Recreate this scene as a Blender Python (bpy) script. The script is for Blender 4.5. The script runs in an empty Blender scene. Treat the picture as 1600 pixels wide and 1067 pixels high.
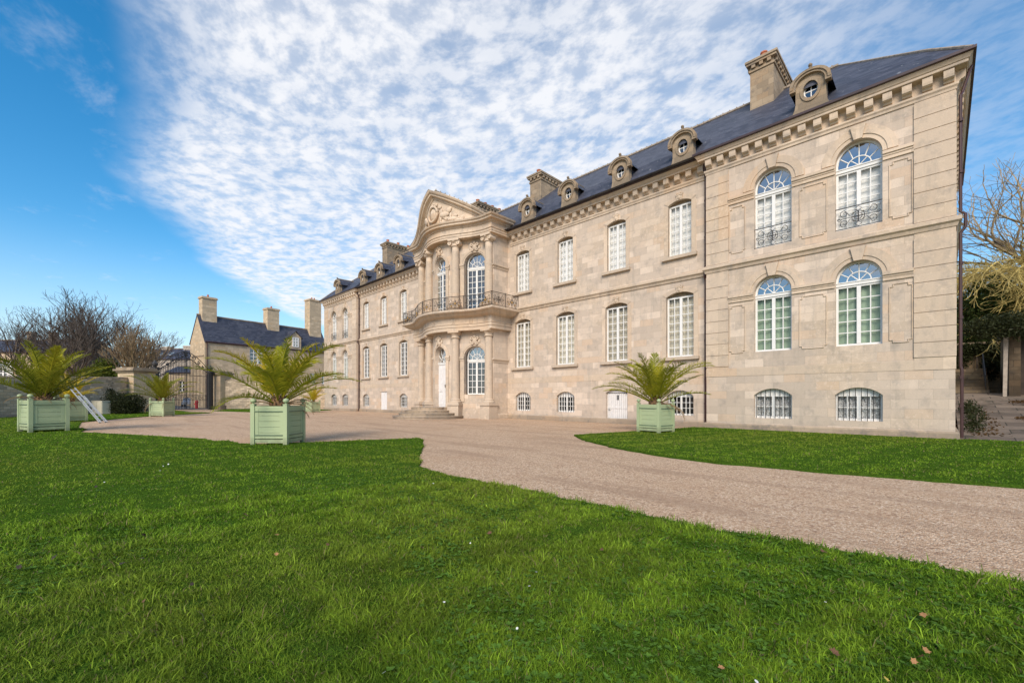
import bpy, bmesh, math, random
import numpy as np
from mathutils import Vector, Matrix
from mathutils.geometry import delaunay_2d_cdt
PI = math.pi; R = math.radians
random.seed(7); rng = np.random.default_rng(7)
sc = bpy.context.scene; C = sc.collection

# ------------------------------------------------------------------ camera
F_ = 680.0; HY = 621.0; HC = 1.5; A = R(44.665)
cam = bpy.data.cameras.new('camera'); co = bpy.data.objects.new('camera', cam); C.objects.link(co)
co.location = (0, 0, HC); co.rotation_euler = (PI/2, 0, A)
cam.sensor_width = 36; cam.lens = 36*F_/1600; cam.shift_y = (HY-533.5)/1600; cam.clip_end = 3000; cam.clip_start = .05
sc.camera = co
CA, SA = math.cos(A), math.sin(A)
def W(px, t, z=0.0):      # a place t metres in front of the viewpoint, on the bearing of the photograph's column px
    r = (px-800)/F_*t
    return Vector((r*CA-t*SA, r*SA+t*CA, z))

# ------------------------------------------------------------------ nodes
def nd(t, typ, ins=None, **props):
    n = t.nodes.new(typ)
    for k, v in props.items(): setattr(n, k, v)
    for k, v in (ins or {}).items():
        if isinstance(v, bpy.types.NodeSocket): t.links.new(v, n.inputs[k])
        else: n.inputs[k].default_value = v
    return n
def mth(t, op, a, b=0.0, c=None, clamp=False):
    d = {0: a, 1: b}
    if c is not None: d[2] = c
    return nd(t, 'ShaderNodeMath', d, operation=op, use_clamp=clamp).outputs[0]
def mix(t, f, a, b, mode='MIX'):
    n = nd(t, 'ShaderNodeMix', {0: f, 6: a, 7: b}, data_type='RGBA', blend_type=mode)
    return n.outputs[2]
def sstep(t, x, a, b):
    return nd(t, 'ShaderNodeMapRange', {0: x, 1: a, 2: b, 3: 0.0, 4: 1.0}, interpolation_type='SMOOTHSTEP').outputs[0]
def c4(c): return (c[0], c[1], c[2], 1.0)
def new_mat(name):
    m = bpy.data.materials.new(name); m.use_nodes = True; t = m.node_tree
    return m, t, t.nodes['Principled BSDF']
def coords(t, kind='Object'): return nd(t, 'ShaderNodeTexCoord').outputs[kind]
def noise(t, vec, scale, detail=4, rough=.55, out=0, dist=0.0):
    return nd(t, 'ShaderNodeTexNoise', {'Vector': vec, 'Scale': scale, 'Detail': detail, 'Roughness': rough, 'Distortion': dist}).outputs[out]
def bump(t, p, h, strength=.4, dist=.02):
    b = nd(t, 'ShaderNodeBump', {'Strength': strength, 'Distance': dist, 'Height': h}); t.links.new(b.outputs[0], p.inputs['Normal'])
def wallvec(t, o):
    s = nd(t, 'ShaderNodeSeparateXYZ', {0: o})
    u = mth(t, 'ADD', s.outputs[0], s.outputs[1])
    return nd(t, 'ShaderNodeCombineXYZ', {0: u, 1: s.outputs[2], 2: 0.0}).outputs[0], s

def stone_mat(name, base, bw=.9, rh=.37, contrast=.16, mortar=.006, grime=.5, bstr=.25, warm=(.56,.42,.27)):
    m, t, p = new_mat(name); o = coords(t); v, s = wallvec(t, o)
    br = nd(t, 'ShaderNodeTexBrick', {'Vector': v, 'Color1': (0,0,0,1), 'Color2': (1,1,1,1), 'Mortar': (.5,.5,.5,1), 'Scale': 1.0,
            'Mortar Size': mortar, 'Mortar Smooth': .3, 'Bias': 0.0, 'Brick Width': bw, 'Row Height': rh}, offset=.5)
    tone = nd(t, 'ShaderNodeSeparateColor', {0: br.outputs[0]}).outputs[0]
    n1 = noise(t, o, .35, 5, .6); n2 = noise(t, o, 2.3, 6, .65); n3 = noise(t, o, 28, 3, .6)
    lo = tuple(c*(1-contrast) for c in base); hi = tuple(min(1, c*(1+contrast)) for c in base)
    col = mix(t, tone, c4(lo), c4(hi))
    col = mix(t, mth(t, 'MULTIPLY', sstep(t, n1, .45, .7), .35), col, c4(warm))
    grey = tuple(.55*sum(base)/3 for _ in range(3))
    col = mix(t, mth(t, 'MULTIPLY', sstep(t, n2, .48, .72), grime), col, c4((grey[0]*1.12, grey[1], grey[2]*.88)))
    tan = mth(t, 'MULTIPLY', mth(t, 'MULTIPLY', sstep(t, tone, .62, .66), mth(t, 'SUBTRACT', 1.0, sstep(t, tone, .72, .76))), .40)
    col = mix(t, tan, col, c4((base[0]*1.02, base[1]*.84, base[2]*.66)))
    # pale replaced blocks here and there
    pale = mth(t, 'MULTIPLY', sstep(t, mth(t, 'MULTIPLY', tone, noise(t, o, .8, 2)), .44, .5), .45)
    col = mix(t, pale, col, c4(tuple(min(.75, c*1.32) for c in base)))
    stv = nd(t, 'ShaderNodeCombineXYZ', {0: mth(t, 'MULTIPLY', mth(t, 'ADD', s.outputs[0], s.outputs[1]), 2.6), 1: mth(t, 'MULTIPLY', s.outputs[2], .28), 2: 3.0}).outputs[0]
    strk = mth(t, 'MULTIPLY', sstep(t, noise(t, stv, 1.0, 5, .65), .52, .74), grime*.75)
    col = mix(t, strk, col, c4((grey[0]*1.05, grey[1]*.97, grey[2]*.86)))
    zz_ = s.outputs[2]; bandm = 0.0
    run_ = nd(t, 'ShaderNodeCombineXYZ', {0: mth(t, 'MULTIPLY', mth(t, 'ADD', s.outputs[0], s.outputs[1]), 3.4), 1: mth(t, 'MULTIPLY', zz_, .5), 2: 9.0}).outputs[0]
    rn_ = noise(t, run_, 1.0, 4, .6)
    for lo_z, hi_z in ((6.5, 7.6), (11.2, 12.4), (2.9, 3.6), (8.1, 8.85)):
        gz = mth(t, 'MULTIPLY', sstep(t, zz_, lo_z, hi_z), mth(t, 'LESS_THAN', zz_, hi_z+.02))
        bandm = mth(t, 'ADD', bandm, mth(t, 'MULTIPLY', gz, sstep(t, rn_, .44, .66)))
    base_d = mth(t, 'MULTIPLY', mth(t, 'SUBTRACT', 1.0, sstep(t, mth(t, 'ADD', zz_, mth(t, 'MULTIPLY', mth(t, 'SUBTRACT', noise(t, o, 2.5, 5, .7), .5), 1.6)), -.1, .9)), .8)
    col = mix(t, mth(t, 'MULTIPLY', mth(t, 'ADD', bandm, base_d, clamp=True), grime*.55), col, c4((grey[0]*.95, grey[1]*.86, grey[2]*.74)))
    scab = sstep(t, mth(t, 'ADD', noise(t, o, 5.5, 5, .7), mth(t, 'MULTIPLY', mth(t, 'SUBTRACT', n1, .5), .5)), .56, .66)
    col = mix(t, mth(t, 'MULTIPLY', scab, .36), col, c4(tuple(min(.75, c*1.3) for c in base)))
    col = mix(t, mth(t, 'MULTIPLY', br.outputs[1], .5), col, c4(tuple(c*.55 for c in base)))
    col = mix(t, mth(t, 'MULTIPLY', sstep(t, n3, .4, .75), .22), col, c4(tuple(c*.6 for c in base)))
    t.links.new(col, p.inputs['Base Color']); p.inputs['Roughness'].default_value = .9
    p.inputs['Specular IOR Level'].default_value = .2
    h = mth(t, 'ADD', mth(t, 'MULTIPLY', br.outputs[1], -1.0), mth(t, 'ADD', mth(t, 'MULTIPLY', n3, .6), mth(t, 'MULTIPLY', n2, .5)))
    bump(t, p, h, bstr, .015)
    return m
def plain_mat(name, base, rough=.6, var=.15, scale=6.0, metal=0.0, spec=.5, bstr=.0, bscale=40):
    m, t, p = new_mat(name); o = coords(t)
    n = noise(t, o, scale, 5, .6)
    col = mix(t, sstep(t, n, .3, .7), c4(tuple(c*(1-var) for c in base)), c4(tuple(min(1, c*(1+var)) for c in base)))
    t.links.new(col, p.inputs['Base Color']); p.inputs['Roughness'].default_value = rough
    p.inputs['Metallic'].default_value = metal; p.inputs['Specular IOR Level'].default_value = spec
    if bstr: bump(t, p, noise(t, o, bscale, 4), bstr, .01)
    return m

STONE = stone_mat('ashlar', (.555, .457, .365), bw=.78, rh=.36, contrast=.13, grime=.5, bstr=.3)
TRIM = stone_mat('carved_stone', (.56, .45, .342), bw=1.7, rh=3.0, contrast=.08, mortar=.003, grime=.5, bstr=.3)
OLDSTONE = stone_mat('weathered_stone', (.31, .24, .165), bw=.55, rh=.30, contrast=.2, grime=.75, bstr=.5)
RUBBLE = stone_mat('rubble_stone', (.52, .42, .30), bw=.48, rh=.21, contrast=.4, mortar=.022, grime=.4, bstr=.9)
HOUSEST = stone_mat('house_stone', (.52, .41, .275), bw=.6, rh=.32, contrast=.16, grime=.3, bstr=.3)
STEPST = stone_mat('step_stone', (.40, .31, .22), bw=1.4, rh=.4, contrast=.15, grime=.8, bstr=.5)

def slate_mat():
    m, t, p = new_mat('slate'); o = coords(t); v, s = wallvec(t, o)
    br = nd(t, 'ShaderNodeTexBrick', {'Vector': v, 'Color1': (0,0,0,1), 'Color2': (1,1,1,1), 'Mortar': (.2,.2,.2,1), 'Scale': 1.0,
            'Mortar Size': .008, 'Mortar Smooth': .2, 'Bias': 0.0, 'Brick Width': .34, 'Row Height': .21}, offset=.5)
    tone = nd(t, 'ShaderNodeSeparateColor', {0: br.outputs[0]}).outputs[0]
    n = noise(t, o, .7, 5, .65)
    col = mix(t, tone, (.024, .028, .044, 1), (.062, .066, .090, 1))
    col = mix(t, mth(t, 'MULTIPLY', sstep(t, n, .45, .75), .5), col, (.085, .088, .105, 1))
    sp = sstep(t, noise(t, o, 5.5, 1), .73, .76)
    col = mix(t, mth(t, 'MULTIPLY', sp, .6), col, (.3, .3, .3, 1))
    t.links.new(col, p.inputs['Base Color']); p.inputs['Roughness'].default_value = .55
    bump(t, p, mth(t, 'ADD', mth(t, 'MULTIPLY', br.outputs[1], -1.0), tone), .5, .012)
    return m
SLATE = slate_mat()
WHITE = plain_mat('white_paint', (.74, .73, .70), .45, .05, 3)
DOORW = plain_mat('door_paint', (.70, .68, .66), .5, .06, 4)
IRON = plain_mat('wrought_iron', (.035, .033, .032), .6, .3, 9)
RUSTY = plain_mat('balcony_iron', (.055, .045, .035), .6, .5, 5)
GILT = plain_mat('gilding', (.55, .30, .06), .4, .2, 8, .6)
PIPE = plain_mat('brown_pipe', (.055, .022, .020), .45, .15, 3)
GUT = plain_mat('dark_gutter', (.045, .025, .026), .5, .2, 3)
LEAD = plain_mat('lead', (.30, .32, .34), .5, .15, 3)
POT = plain_mat('terracotta', (.42, .13, .06), .8, .2, 6)
def cloth_mat(name, c1, c2):
    m, t, p = new_mat(name); r_ = nd(t, 'ShaderNodeObjectInfo').outputs['Random']
    t.links.new(mix(t, mth(t, 'ADD', mth(t, 'MULTIPLY', r_, .75), mth(t, 'MULTIPLY', noise(t, coords(t), 2.2, 3), .3), clamp=True), c4(c1), c4(c2)), p.inputs['Base Color']); p.inputs['Roughness'].default_value = .9; return m
BLIND = cloth_mat('white_blind', (.70, .69, .66), (.84, .83, .81))
CREAM = cloth_mat('cream_curtain', (.40, .36, .28), (.66, .61, .50))
GREENC = plain_mat('green_shutter', (.27, .36, .25), .7, .1, 3)
LACE = plain_mat('lace_curtain', (.42, .42, .42), .9, .75, 22)
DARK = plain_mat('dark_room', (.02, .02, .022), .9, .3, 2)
ALU = plain_mat('aluminium', (.62, .63, .65), .35, .05, 4, .7)
CAB = plain_mat('cabinet_plastic', (.52, .49, .38), .6, .06, 2)
RED = plain_mat('red_paint', (.55, .02, .02), .4, .05, 4)
SOIL = plain_mat('soil', (.06, .042, .028), .95, .4, 14, bstr=.8)
RUBBER = plain_mat('rubber', (.02, .02, .02), .8, .2, 9)

def green_paint():
    m, t, p = new_mat('green_paint'); o = coords(t)
    s = nd(t, 'ShaderNodeSeparateXYZ', {0: o})
    st = nd(t, 'ShaderNodeCombineXYZ', {0: mth(t, 'MULTIPLY', s.outputs[0], .6), 1: mth(t, 'MULTIPLY', s.outputs[1], .6), 2: mth(t, 'MULTIPLY', s.outputs[2], 9.0)}).outputs[0]
    n = noise(t, st, 4, 4); n2 = noise(t, o, 3, 5)
    col = mix(t, n, (.355, .42, .235, 1), (.40, .465, .265, 1))
    col = mix(t, mth(t, 'MULTIPLY', sstep(t, n2, .5, .75), .3), col, (.28, .36, .21, 1))
    sp = sstep(t, noise(t, o, 34, 2), .72, .76)
    col = mix(t, mth(t, 'MULTIPLY', sp, .6), col, (.10, .11, .07, 1))
    dirt = mth(t, 'MULTIPLY', mth(t, 'SUBTRACT', 1.0, sstep(t, mth(t, 'ADD', s.outputs[2], mth(t, 'MULTIPLY', mth(t, 'SUBTRACT', noise(t, o, 7, 5, .7), .5), .5)), .0, .28)), .55)
    col = mix(t, dirt, col, (.13, .13, .07, 1))
    col = mix(t, mth(t, 'MULTIPLY', sstep(t, noise(t, st, 1.6, 5, .7), .56, .72), .35), col, (.45, .52, .38, 1))
    t.links.new(col, p.inputs['Base Color']); p.inputs['Roughness'].default_value = .6
    bump(t, p, n, .3, .01)
    return m
GREEN = green_paint()

def glass_mat(name, tint=.10, f0=.06, wobs=.02):
    m, t, p = new_mat(name); t.nodes.remove(p); out = t.nodes['Material Output']
    fc = nd(t, 'ShaderNodeLayerWeight', {'Blend': .5}).outputs['Facing']
    f = mth(t, 'ADD', mth(t, 'MULTIPLY', mth(t, 'POWER', fc, 4.0), .85), f0, clamp=True)
    wob = nd(t, 'ShaderNodeBump', {'Strength': wobs, 'Distance': .02, 'Height': noise(t, nd(t, 'ShaderNodeVectorMath', {0: coords(t), 1: nd(t, 'ShaderNodeVectorMath', {0: (31.0, 17.0, 23.0), 3: nd(t, 'ShaderNodeObjectInfo').outputs['Random']}, operation='SCALE').outputs[0]}, operation='ADD').outputs[0], 1.6, 2)})
    g = nd(t, 'ShaderNodeBsdfGlossy', {'Color': (.95, .97, 1, 1), 'Roughness': .03, 'Normal': wob.outputs[0]})
    tr = nd(t, 'ShaderNodeBsdfTransparent', {'Color': (1-tint, 1-tint*.8, 1-tint*.9, 1)})
    mx = nd(t, 'ShaderNodeMixShader', {0: f, 1: tr.outputs[0], 2: g.outputs[0]})
    t.links.new(mx.outputs[0], out.inputs[0]); return m
GLASS = glass_mat('window_glass', .05, .03, .02); 
GLASSF = glass_mat('fanlight_glass', .2, .34, .05)
GLASSD = glass_mat('dark_window_glass', .3, .16)

def leaf_mat(name, c1, c2, rough=.5, trans=.25, attr=False):
    m, t, p = new_mat(name); t.nodes.remove(p); out = t.nodes['Material Output']
    if attr: col = nd(t, 'ShaderNodeAttribute', attribute_name='col').outputs[0]
    else:
        rnd = nd(t, 'ShaderNodeObjectInfo').outputs['Random']
        n = noise(t, coords(t), 1.6, 3)
        col = mix(t, mth(t, 'ADD', mth(t, 'MULTIPLY', rnd, .5), mth(t, 'MULTIPLY', n, .55), clamp=True), c4(c1), c4(c2))
    pb = nd(t, 'ShaderNodeBsdfPrincipled', {'Base Color': col, 'Roughness': rough, 'Specular IOR Level': .12})
    tr = nd(t, 'ShaderNodeBsdfTranslucent', {'Color': col})
    mx = nd(t, 'ShaderNodeMixShader', {0: trans, 1: pb.outputs[0], 2: tr.outputs[0]})
    t.links.new(mx.outputs[0], out.inputs[0]); return m
PALM1 = leaf_mat('palm_green', (.22, .25, .012), (.44, .38, .03))
PALM2 = leaf_mat('palm_yellow', (.45, .36, .02), (.62, .46, .035))
PALM3 = leaf_mat('palm_dry', (.30, .19, .10), (.36, .25, .14))
PALMD = leaf_mat('palm_dark_green', (.13, .16, .012), (.30, .28, .025))
FROOT = plain_mat('palm_trunk', (.16, .09, .04), .9, .4, 12, bstr=.9)
BUSHM = leaf_mat('bush_leaves', (.018, .026, .010), (.04, .045, .016))
EVERM = leaf_mat('evergreen_leaves', (.03, .05, .012), (.07, .085, .02))
IVYM = leaf_mat('ivy_leaves', (.07, .10, .015), (.13, .14, .02))
BARK = plain_mat('bark', (.10, .078, .06), .9, .3, 6)
TWIG = plain_mat('twigs', (.085, .066, .052), .9, .3, 3)
SUNTW = plain_mat('sunlit_twigs', (.44, .34, .11), .9, .35, 2)  # sunlight on the lower branches painted into the twig colour
BROWNTW = plain_mat('brown_twigs', (.25, .17, .09), .9, .3, 3)
GRASSM = leaf_mat('grass_blade', None, None, .6, .38, True)

def gravel_mat():
    m, t, p = new_mat('gravel'); o = coords(t)
    vo = nd(t, 'ShaderNodeTexVoronoi', {'Vector': o, 'Scale': 55.0})
    vo2 = nd(t, 'ShaderNodeTexVoronoi', {'Vector': o, 'Scale': 24.0})
    r1 = nd(t, 'ShaderNodeSeparateColor', {0: vo.outputs['Color']}).outputs
    r2 = nd(t, 'ShaderNodeSeparateColor', {0: vo2.outputs['Color']}).outputs
    col = mix(t, r1[0], (.34, .205, .115, 1), (.69, .49, .325, 1))
    col = mix(t, mth(t, 'MULTIPLY', sstep(t, r1[1], .8, .9), .8), col, (.80, .65, .48, 1))
    col = mix(t, mth(t, 'MULTIPLY', sstep(t, r2[1], .85, .95), .6), col, (.22, .12, .075, 1))
    n = noise(t, o, .5, 6, .65); n2 = noise(t, o, 2.2, 4)
    col = mix(t, mth(t, 'MULTIPLY', sstep(t, n, .45, .72), .42), col, (.45, .28, .165, 1))
    col = mix(t, mth(t, 'MULTIPLY', sstep(t, n2, .55, .8), .35), col, (.64, .48, .33, 1))
    s = nd(t, 'ShaderNodeSeparateXYZ', {0: o}); rv = nd(t, 'ShaderNodeCombineXYZ', {0: mth(t, 'MULTIPLY', s.outputs[0], .16), 1: mth(t, 'MULTIPLY', s.outputs[1], 1.1), 2: 0.0}).outputs[0]
    rut = noise(t, rv, 1.0, 5, .6)
    col = mix(t, mth(t, 'MULTIPLY', sstep(t, rut, .48, .66), .55), col, (.36, .235, .15, 1))
    col = mix(t, mth(t, 'MULTIPLY', sstep(t, noise(t, o, 7, 4, .7), .62, .74), .4), col, (.25, .155, .09, 1))
    t.links.new(col, p.inputs['Base Color']); p.inputs['Roughness'].default_value = .9
    p.inputs['Specular IOR Level'].default_value = .2
    bump(t, p, mth(t, 'ADD', mth(t, 'MULTIPLY', vo.outputs['Distance'], -1.0), mth(t, 'MULTIPLY', n2, 1.2)), .8, .02)
    return m
GRAVEL = gravel_mat()
def turf_mat():
    m, t, p = new_mat('turf'); o = coords(t)
    n = noise(t, o, 1.3, 6, .65); n2 = noise(t, o, 26, 4, .7)
    col = mix(t, sstep(t, n2, .3, .7), (.030, .060, .008, 1), (.065, .135, .014, 1))
    col = mix(t, mth(t, 'MULTIPLY', sstep(t, n, .5, .75), .5), col, (.06, .085, .014, 1))
    t.links.new(col, p.inputs['Base Color']); p.inputs['Roughness'].default_value = .9
    p.inputs['Specular IOR Level'].default_value = 0.0
    bump(t, p, n2, .8, .04); return m
TURF = turf_mat()
def paving_mat():
    m, t, p = new_mat('paving'); o = coords(t)
    br = nd(t, 'ShaderNodeTexBrick', {'Vector': o, 'Color1': (0,0,0,1), 'Color2': (1,1,1,1), 'Mortar': (.5,.5,.5,1), 'Scale': 1.0,
            'Mortar Size': .02, 'Mortar Smooth': .3, 'Bias': 0.0, 'Brick Width': 1.2, 'Row Height': .8}, offset=.5)
    tone = nd(t, 'ShaderNodeSeparateColor', {0: br.outputs[0]}).outputs[0]
    col = mix(t, tone, (.10, .075, .055, 1), (.20, .155, .115, 1))
    col = mix(t, br.outputs[1], col, (.03, .025, .015, 1))
    col = mix(t, mth(t, 'MULTIPLY', sstep(t, noise(t, o, 1.1, 6, .7), .5, .66), .85), col, (.03, .026, .014, 1))
    t.links.new(col, p.inputs['Base Color']); p.inputs['Roughness'].default_value = .85
    bump(t, p, noise(t, o, 9, 5), .5, .03); return m
PAVING = paving_mat()
STREET = plain_mat('asphalt', (.16, .155, .15), .85, .15, 3)

# ------------------------------------------------------------------ mesh helper
class MB:
    def __init__(s): s.v = []; s.f = []
    def box(s, x0, x1, y0, y1, z0, z1):
        b = len(s.v); s.v += [(x0,y0,z0),(x1,y0,z0),(x1,y1,z0),(x0,y1,z0),(x0,y0,z1),(x1,y0,z1),(x1,y1,z1),(x0,y1,z1)]
        s.f += [(b,b+3,b+2,b+1),(b+4,b+5,b+6,b+7),(b,b+1,b+5,b+4),(b+1,b+2,b+6,b+5),(b+2,b+3,b+7,b+6),(b+3,b,b+4,b+7)]; return s
    def poly(s, pts): b = len(s.v); s.v += [tuple(p) for p in pts]; s.f.append(tuple(range(b, b+len(pts)))); return s
    def prism(s, pts, off):     # planar outline extruded by a vector
        n = len(pts); b = len(s.v); off = Vector(off); pts = [Vector(p) for p in pts]
        s.v += [tuple(p) for p in pts]+[tuple(p+off) for p in pts]
        s.f.append(tuple(range(b, b+n))); s.f.append(tuple(range(b+2*n-1, b+n-1, -1)))
        for i in range(n): j = (i+1) % n; s.f.append((b+j, b+i, b+n+i, b+n+j))
        return s
    def tube(s, pts, r, n=4, cap=True):
        pts = [Vector(p) for p in pts]; m = len(pts); b = len(s.v); up = None
        for i, p in enumerate(pts):
            d = (pts[min(i+1, m-1)]-pts[max(i-1, 0)])
            d = d.normalized() if d.length > 1e-9 else Vector((0,0,1))
            if up is None: up = d.orthogonal().normalized()
            else:
                up = up-d*up.dot(d); up = up.normalized() if up.length > 1e-6 else d.orthogonal().normalized()
            sd = d.cross(up); rr = r[i] if isinstance(r, (list, tuple)) else r
            for k in range(n):
                a = 2*PI*(k+.5)/n; s.v.append(tuple(p+(up*math.cos(a)+sd*math.sin(a))*rr))
        for i in range(m-1):
            for k in range(n):
                a = b+i*n+k; c = b+i*n+(k+1) % n; s.f.append((a, c, c+n, a+n))
        if cap: s.f.append(tuple(b+k for k in range(n))[::-1]); s.f.append(tuple(b+(m-1)*n+k for k in range(n)))
        return s
    def lathe(s, prof, cx=0, cy=0, n=20):    # profile of (radius, z)
        b = len(s.v); m = len(prof)
        for r, z in prof:
            for k in range(n): a = 2*PI*k/n; s.v.append((cx+r*math.cos(a), cy+r*math.sin(a), z))
        for i in range(m-1):
            for k in range(n): a = b+i*n+k; c = b+i*n+(k+1) % n; s.f.append((a, c, c+n, a+n))
        s.f.append(tuple(b+k for k in range(n))[::-1]); s.f.append(tuple(b+(m-1)*n+k for k in range(n))); return s
    def ball(s, c, r, n=8, sc=(1,1,1)):
        b = len(s.v); k = n//2+1
        for i in range(k+1):
            th = PI*i/k
            for j in range(n):
                a = 2*PI*j/n; s.v.append((c[0]+r*sc[0]*math.sin(th)*math.cos(a), c[1]+r*sc[1]*math.sin(th)*math.sin(a), c[2]-r*sc[2]*math.cos(th)))
        for i in range(k):
            for j in range(n): a = b+i*n+j; e = b+i*n+(j+1) % n; s.f.append((a, e, e+n, a+n))
        return s
    def sweep(s, path, prof, closed_prof=True, caps=True):   # plan path [(x,y)], profile [(outward, z)], outward = right of travel
        m = len(path); P = [Vector(p) for p in path]; b = len(s.v); n = len(prof)
        for i in range(m):
            ds = []
            if i > 0: ds.append((P[i]-P[i-1]).normalized())
            if i < m-1: ds.append((P[i+1]-P[i]).normalized())
            ns = [Vector((d.y, -d.x)) for d in ds]
            nn = ns[0] if len(ns) == 1 else (ns[0]+ns[1])/max(.3, 1+ns[0].dot(ns[1]))
            for d, z in prof: s.v.append((P[i].x+nn.x*d, P[i].y+nn.y*d, z))
        rg = n if closed_prof else n-1
        for i in range(m-1):
            for k in range(rg): a = b+i*n+k; c = b+i*n+(k+1) % n; s.f.append((a, c, c+n, a+n))
        if caps and closed_prof:
            s.f.append(tuple(b+k for k in range(n))[::-1]); s.f.append(tuple(b+(m-1)*n+k for k in range(n)))
        return s
    def band(s, cx, cz, r0, r1, a0, a1, y0, y1, n=14, ez=1.0):   # arc band in an x-z plane
        b = len(s.v)
        for i in range(n+1):
            a = a0+(a1-a0)*i/n; c_, s_ = math.cos(a), math.sin(a)*ez
            s.v += [(cx+r0*c_, y0, cz+r0*s_), (cx+r1*c_, y0, cz+r1*s_), (cx+r1*c_, y1, cz+r1*s_), (cx+r0*c_, y1, cz+r0*s_)]
        for i in range(n):
            for k in range(4): a = b+i*4+k; e = b+i*4+(k+1) % 4; s.f.append((a, e, e+4, a+4))
        s.f.append((b,b+3,b+2,b+1)) ; q = b+n*4; s.f.append((q,q+1,q+2,q+3)); return s
    def map(s, fn, start=0): s.v[start:] = [tuple(fn(*p)) for p in s.v[start:]]; return s
    def build(s, name, mat, parent=None, smooth=False, loc=None, fix=True):
        me = bpy.data.meshes.new(name); me.from_pydata(s.v, [], s.f)
        if fix:
            bm = bmesh.new(); bm.from_mesh(me); bmesh.ops.recalc_face_normals(bm, faces=bm.faces); bm.to_mesh(me); bm.free()
        me.materials.append(mat)
        if smooth: me.polygons.foreach_set('use_smooth', [True]*len(me.polygons))
        o = bpy.data.objects.new(name, me); C.objects.link(o)
        if parent: o.parent = parent
        if loc: o.location = loc
        return o
def empty(name, label, cat, loc=(0,0,0), rz=0, group=None):
    o = bpy.data.objects.new(name, None); C.objects.link(o); o.location = loc; o.rotation_euler = (0,0,rz); o.empty_display_size = .3
    o['label'] = label; o['category'] = cat
    if group: o['group'] = group
    return o
def tag(o, label, cat, group=None):
    o['label'] = label; o['category'] = cat
    if group: o['group'] = group
    return o
def copy_tree(o, parent=None, mats=None):
    c = o.copy(); C.objects.link(c); c.parent = parent
    for ch in o.children: copy_tree(ch, c)
    return c

# ------------------------------------------------------------------ openings and walls
def op_rect(u, w, z0, z1): return [(u-w/2,z0),(u+w/2,z0),(u+w/2,z1),(u-w/2,z1)]
def op_seg(u, w, z0, z1, rise, n=8):      # z1 = crown
    h = w/2; rad = (h*h+rise*rise)/(2*rise); a = math.asin(h/rad)
    return [(u-h,z0),(u+h,z0)]+[(u+rad*math.sin(a-2*a*i/n), z1-rad+rad*math.cos(a-2*a*i/n)) for i in range(n+1)]
def op_arch(u, w, z0, z1, n=16):          # round arch, crown z1
    h = w/2; return [(u-h,z0),(u+h,z0)]+[(u+h*math.cos(PI*i/n), z1-h+h*math.sin(PI*i/n)) for i in range(n+1)]
def inside(p, poly):
    x, y = p; c = False; j = len(poly)-1
    for i in range(len(poly)):
        xi, yi = poly[i]; xj, yj = poly[j]
        if (yi > y) != (yj > y) and x < (xj-xi)*(y-yi)/(yj-yi)+xi: c = not c
        j = i
    return c
def wall(mb, outer, holes, depth, mp, du=0):
    vs = []; es = []
    def loop(pts):
        b = len(vs); n = len(pts)
        vs.extend(Vector(p) for p in pts); es.extend((b+i, b+(i+1) % n) for i in range(n))
    if du:     # subdivide long outer edges and add a lattice so the sheet can bend
        o2 = []
        for i in range(len(outer)):
            a = Vector(outer[i]); b_ = Vector(outer[(i+1) % len(outer)]); k = max(1, int(abs(b_.x-a.x)/du))
            o2 += [tuple(a+(b_-a)*j/k) for j in range(k)]
        outer = o2
    loop(outer)
    for h in holes: loop(h)
    if du:
        us = [p[0] for p in outer]; zs = [p[1] for p in outer]
        nx = int((max(us)-min(us))/du)
        for i in range(1, nx):
            for j in range(1, int((max(zs)-min(zs))/.5)):
                p = (min(us)+(max(us)-min(us))*i/nx, min(zs)+.5*j+.013)
                if inside(p, outer) and not any(inside(p, h) for h in holes): vs.append(Vector(p))
    V, E_, Fc, *_ = delaunay_2d_cdt(vs, es, [], 0, 1e-5)
    b = len(mb.v); mb.v += [tuple(mp(p.x, p.y, 0)) for p in V]
    for f in Fc:
        c = sum((V[i] for i in f), Vector((0,0)))/len(f)
        if inside(c, outer) and not any(inside(c, h) for h in holes): mb.f.append(tuple(b+i for i in f))
    for h in holes:
        b = len(mb.v); n = len(h)
        mb.v += [tuple(mp(u, z, 0)) for u, z in h]+[tuple(mp(u, z, depth)) for u, z in h]
        for i in range(n): j = (i+1) % n; mb.f.append((b+i, b+j, b+n+j, b+n+i))

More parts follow.
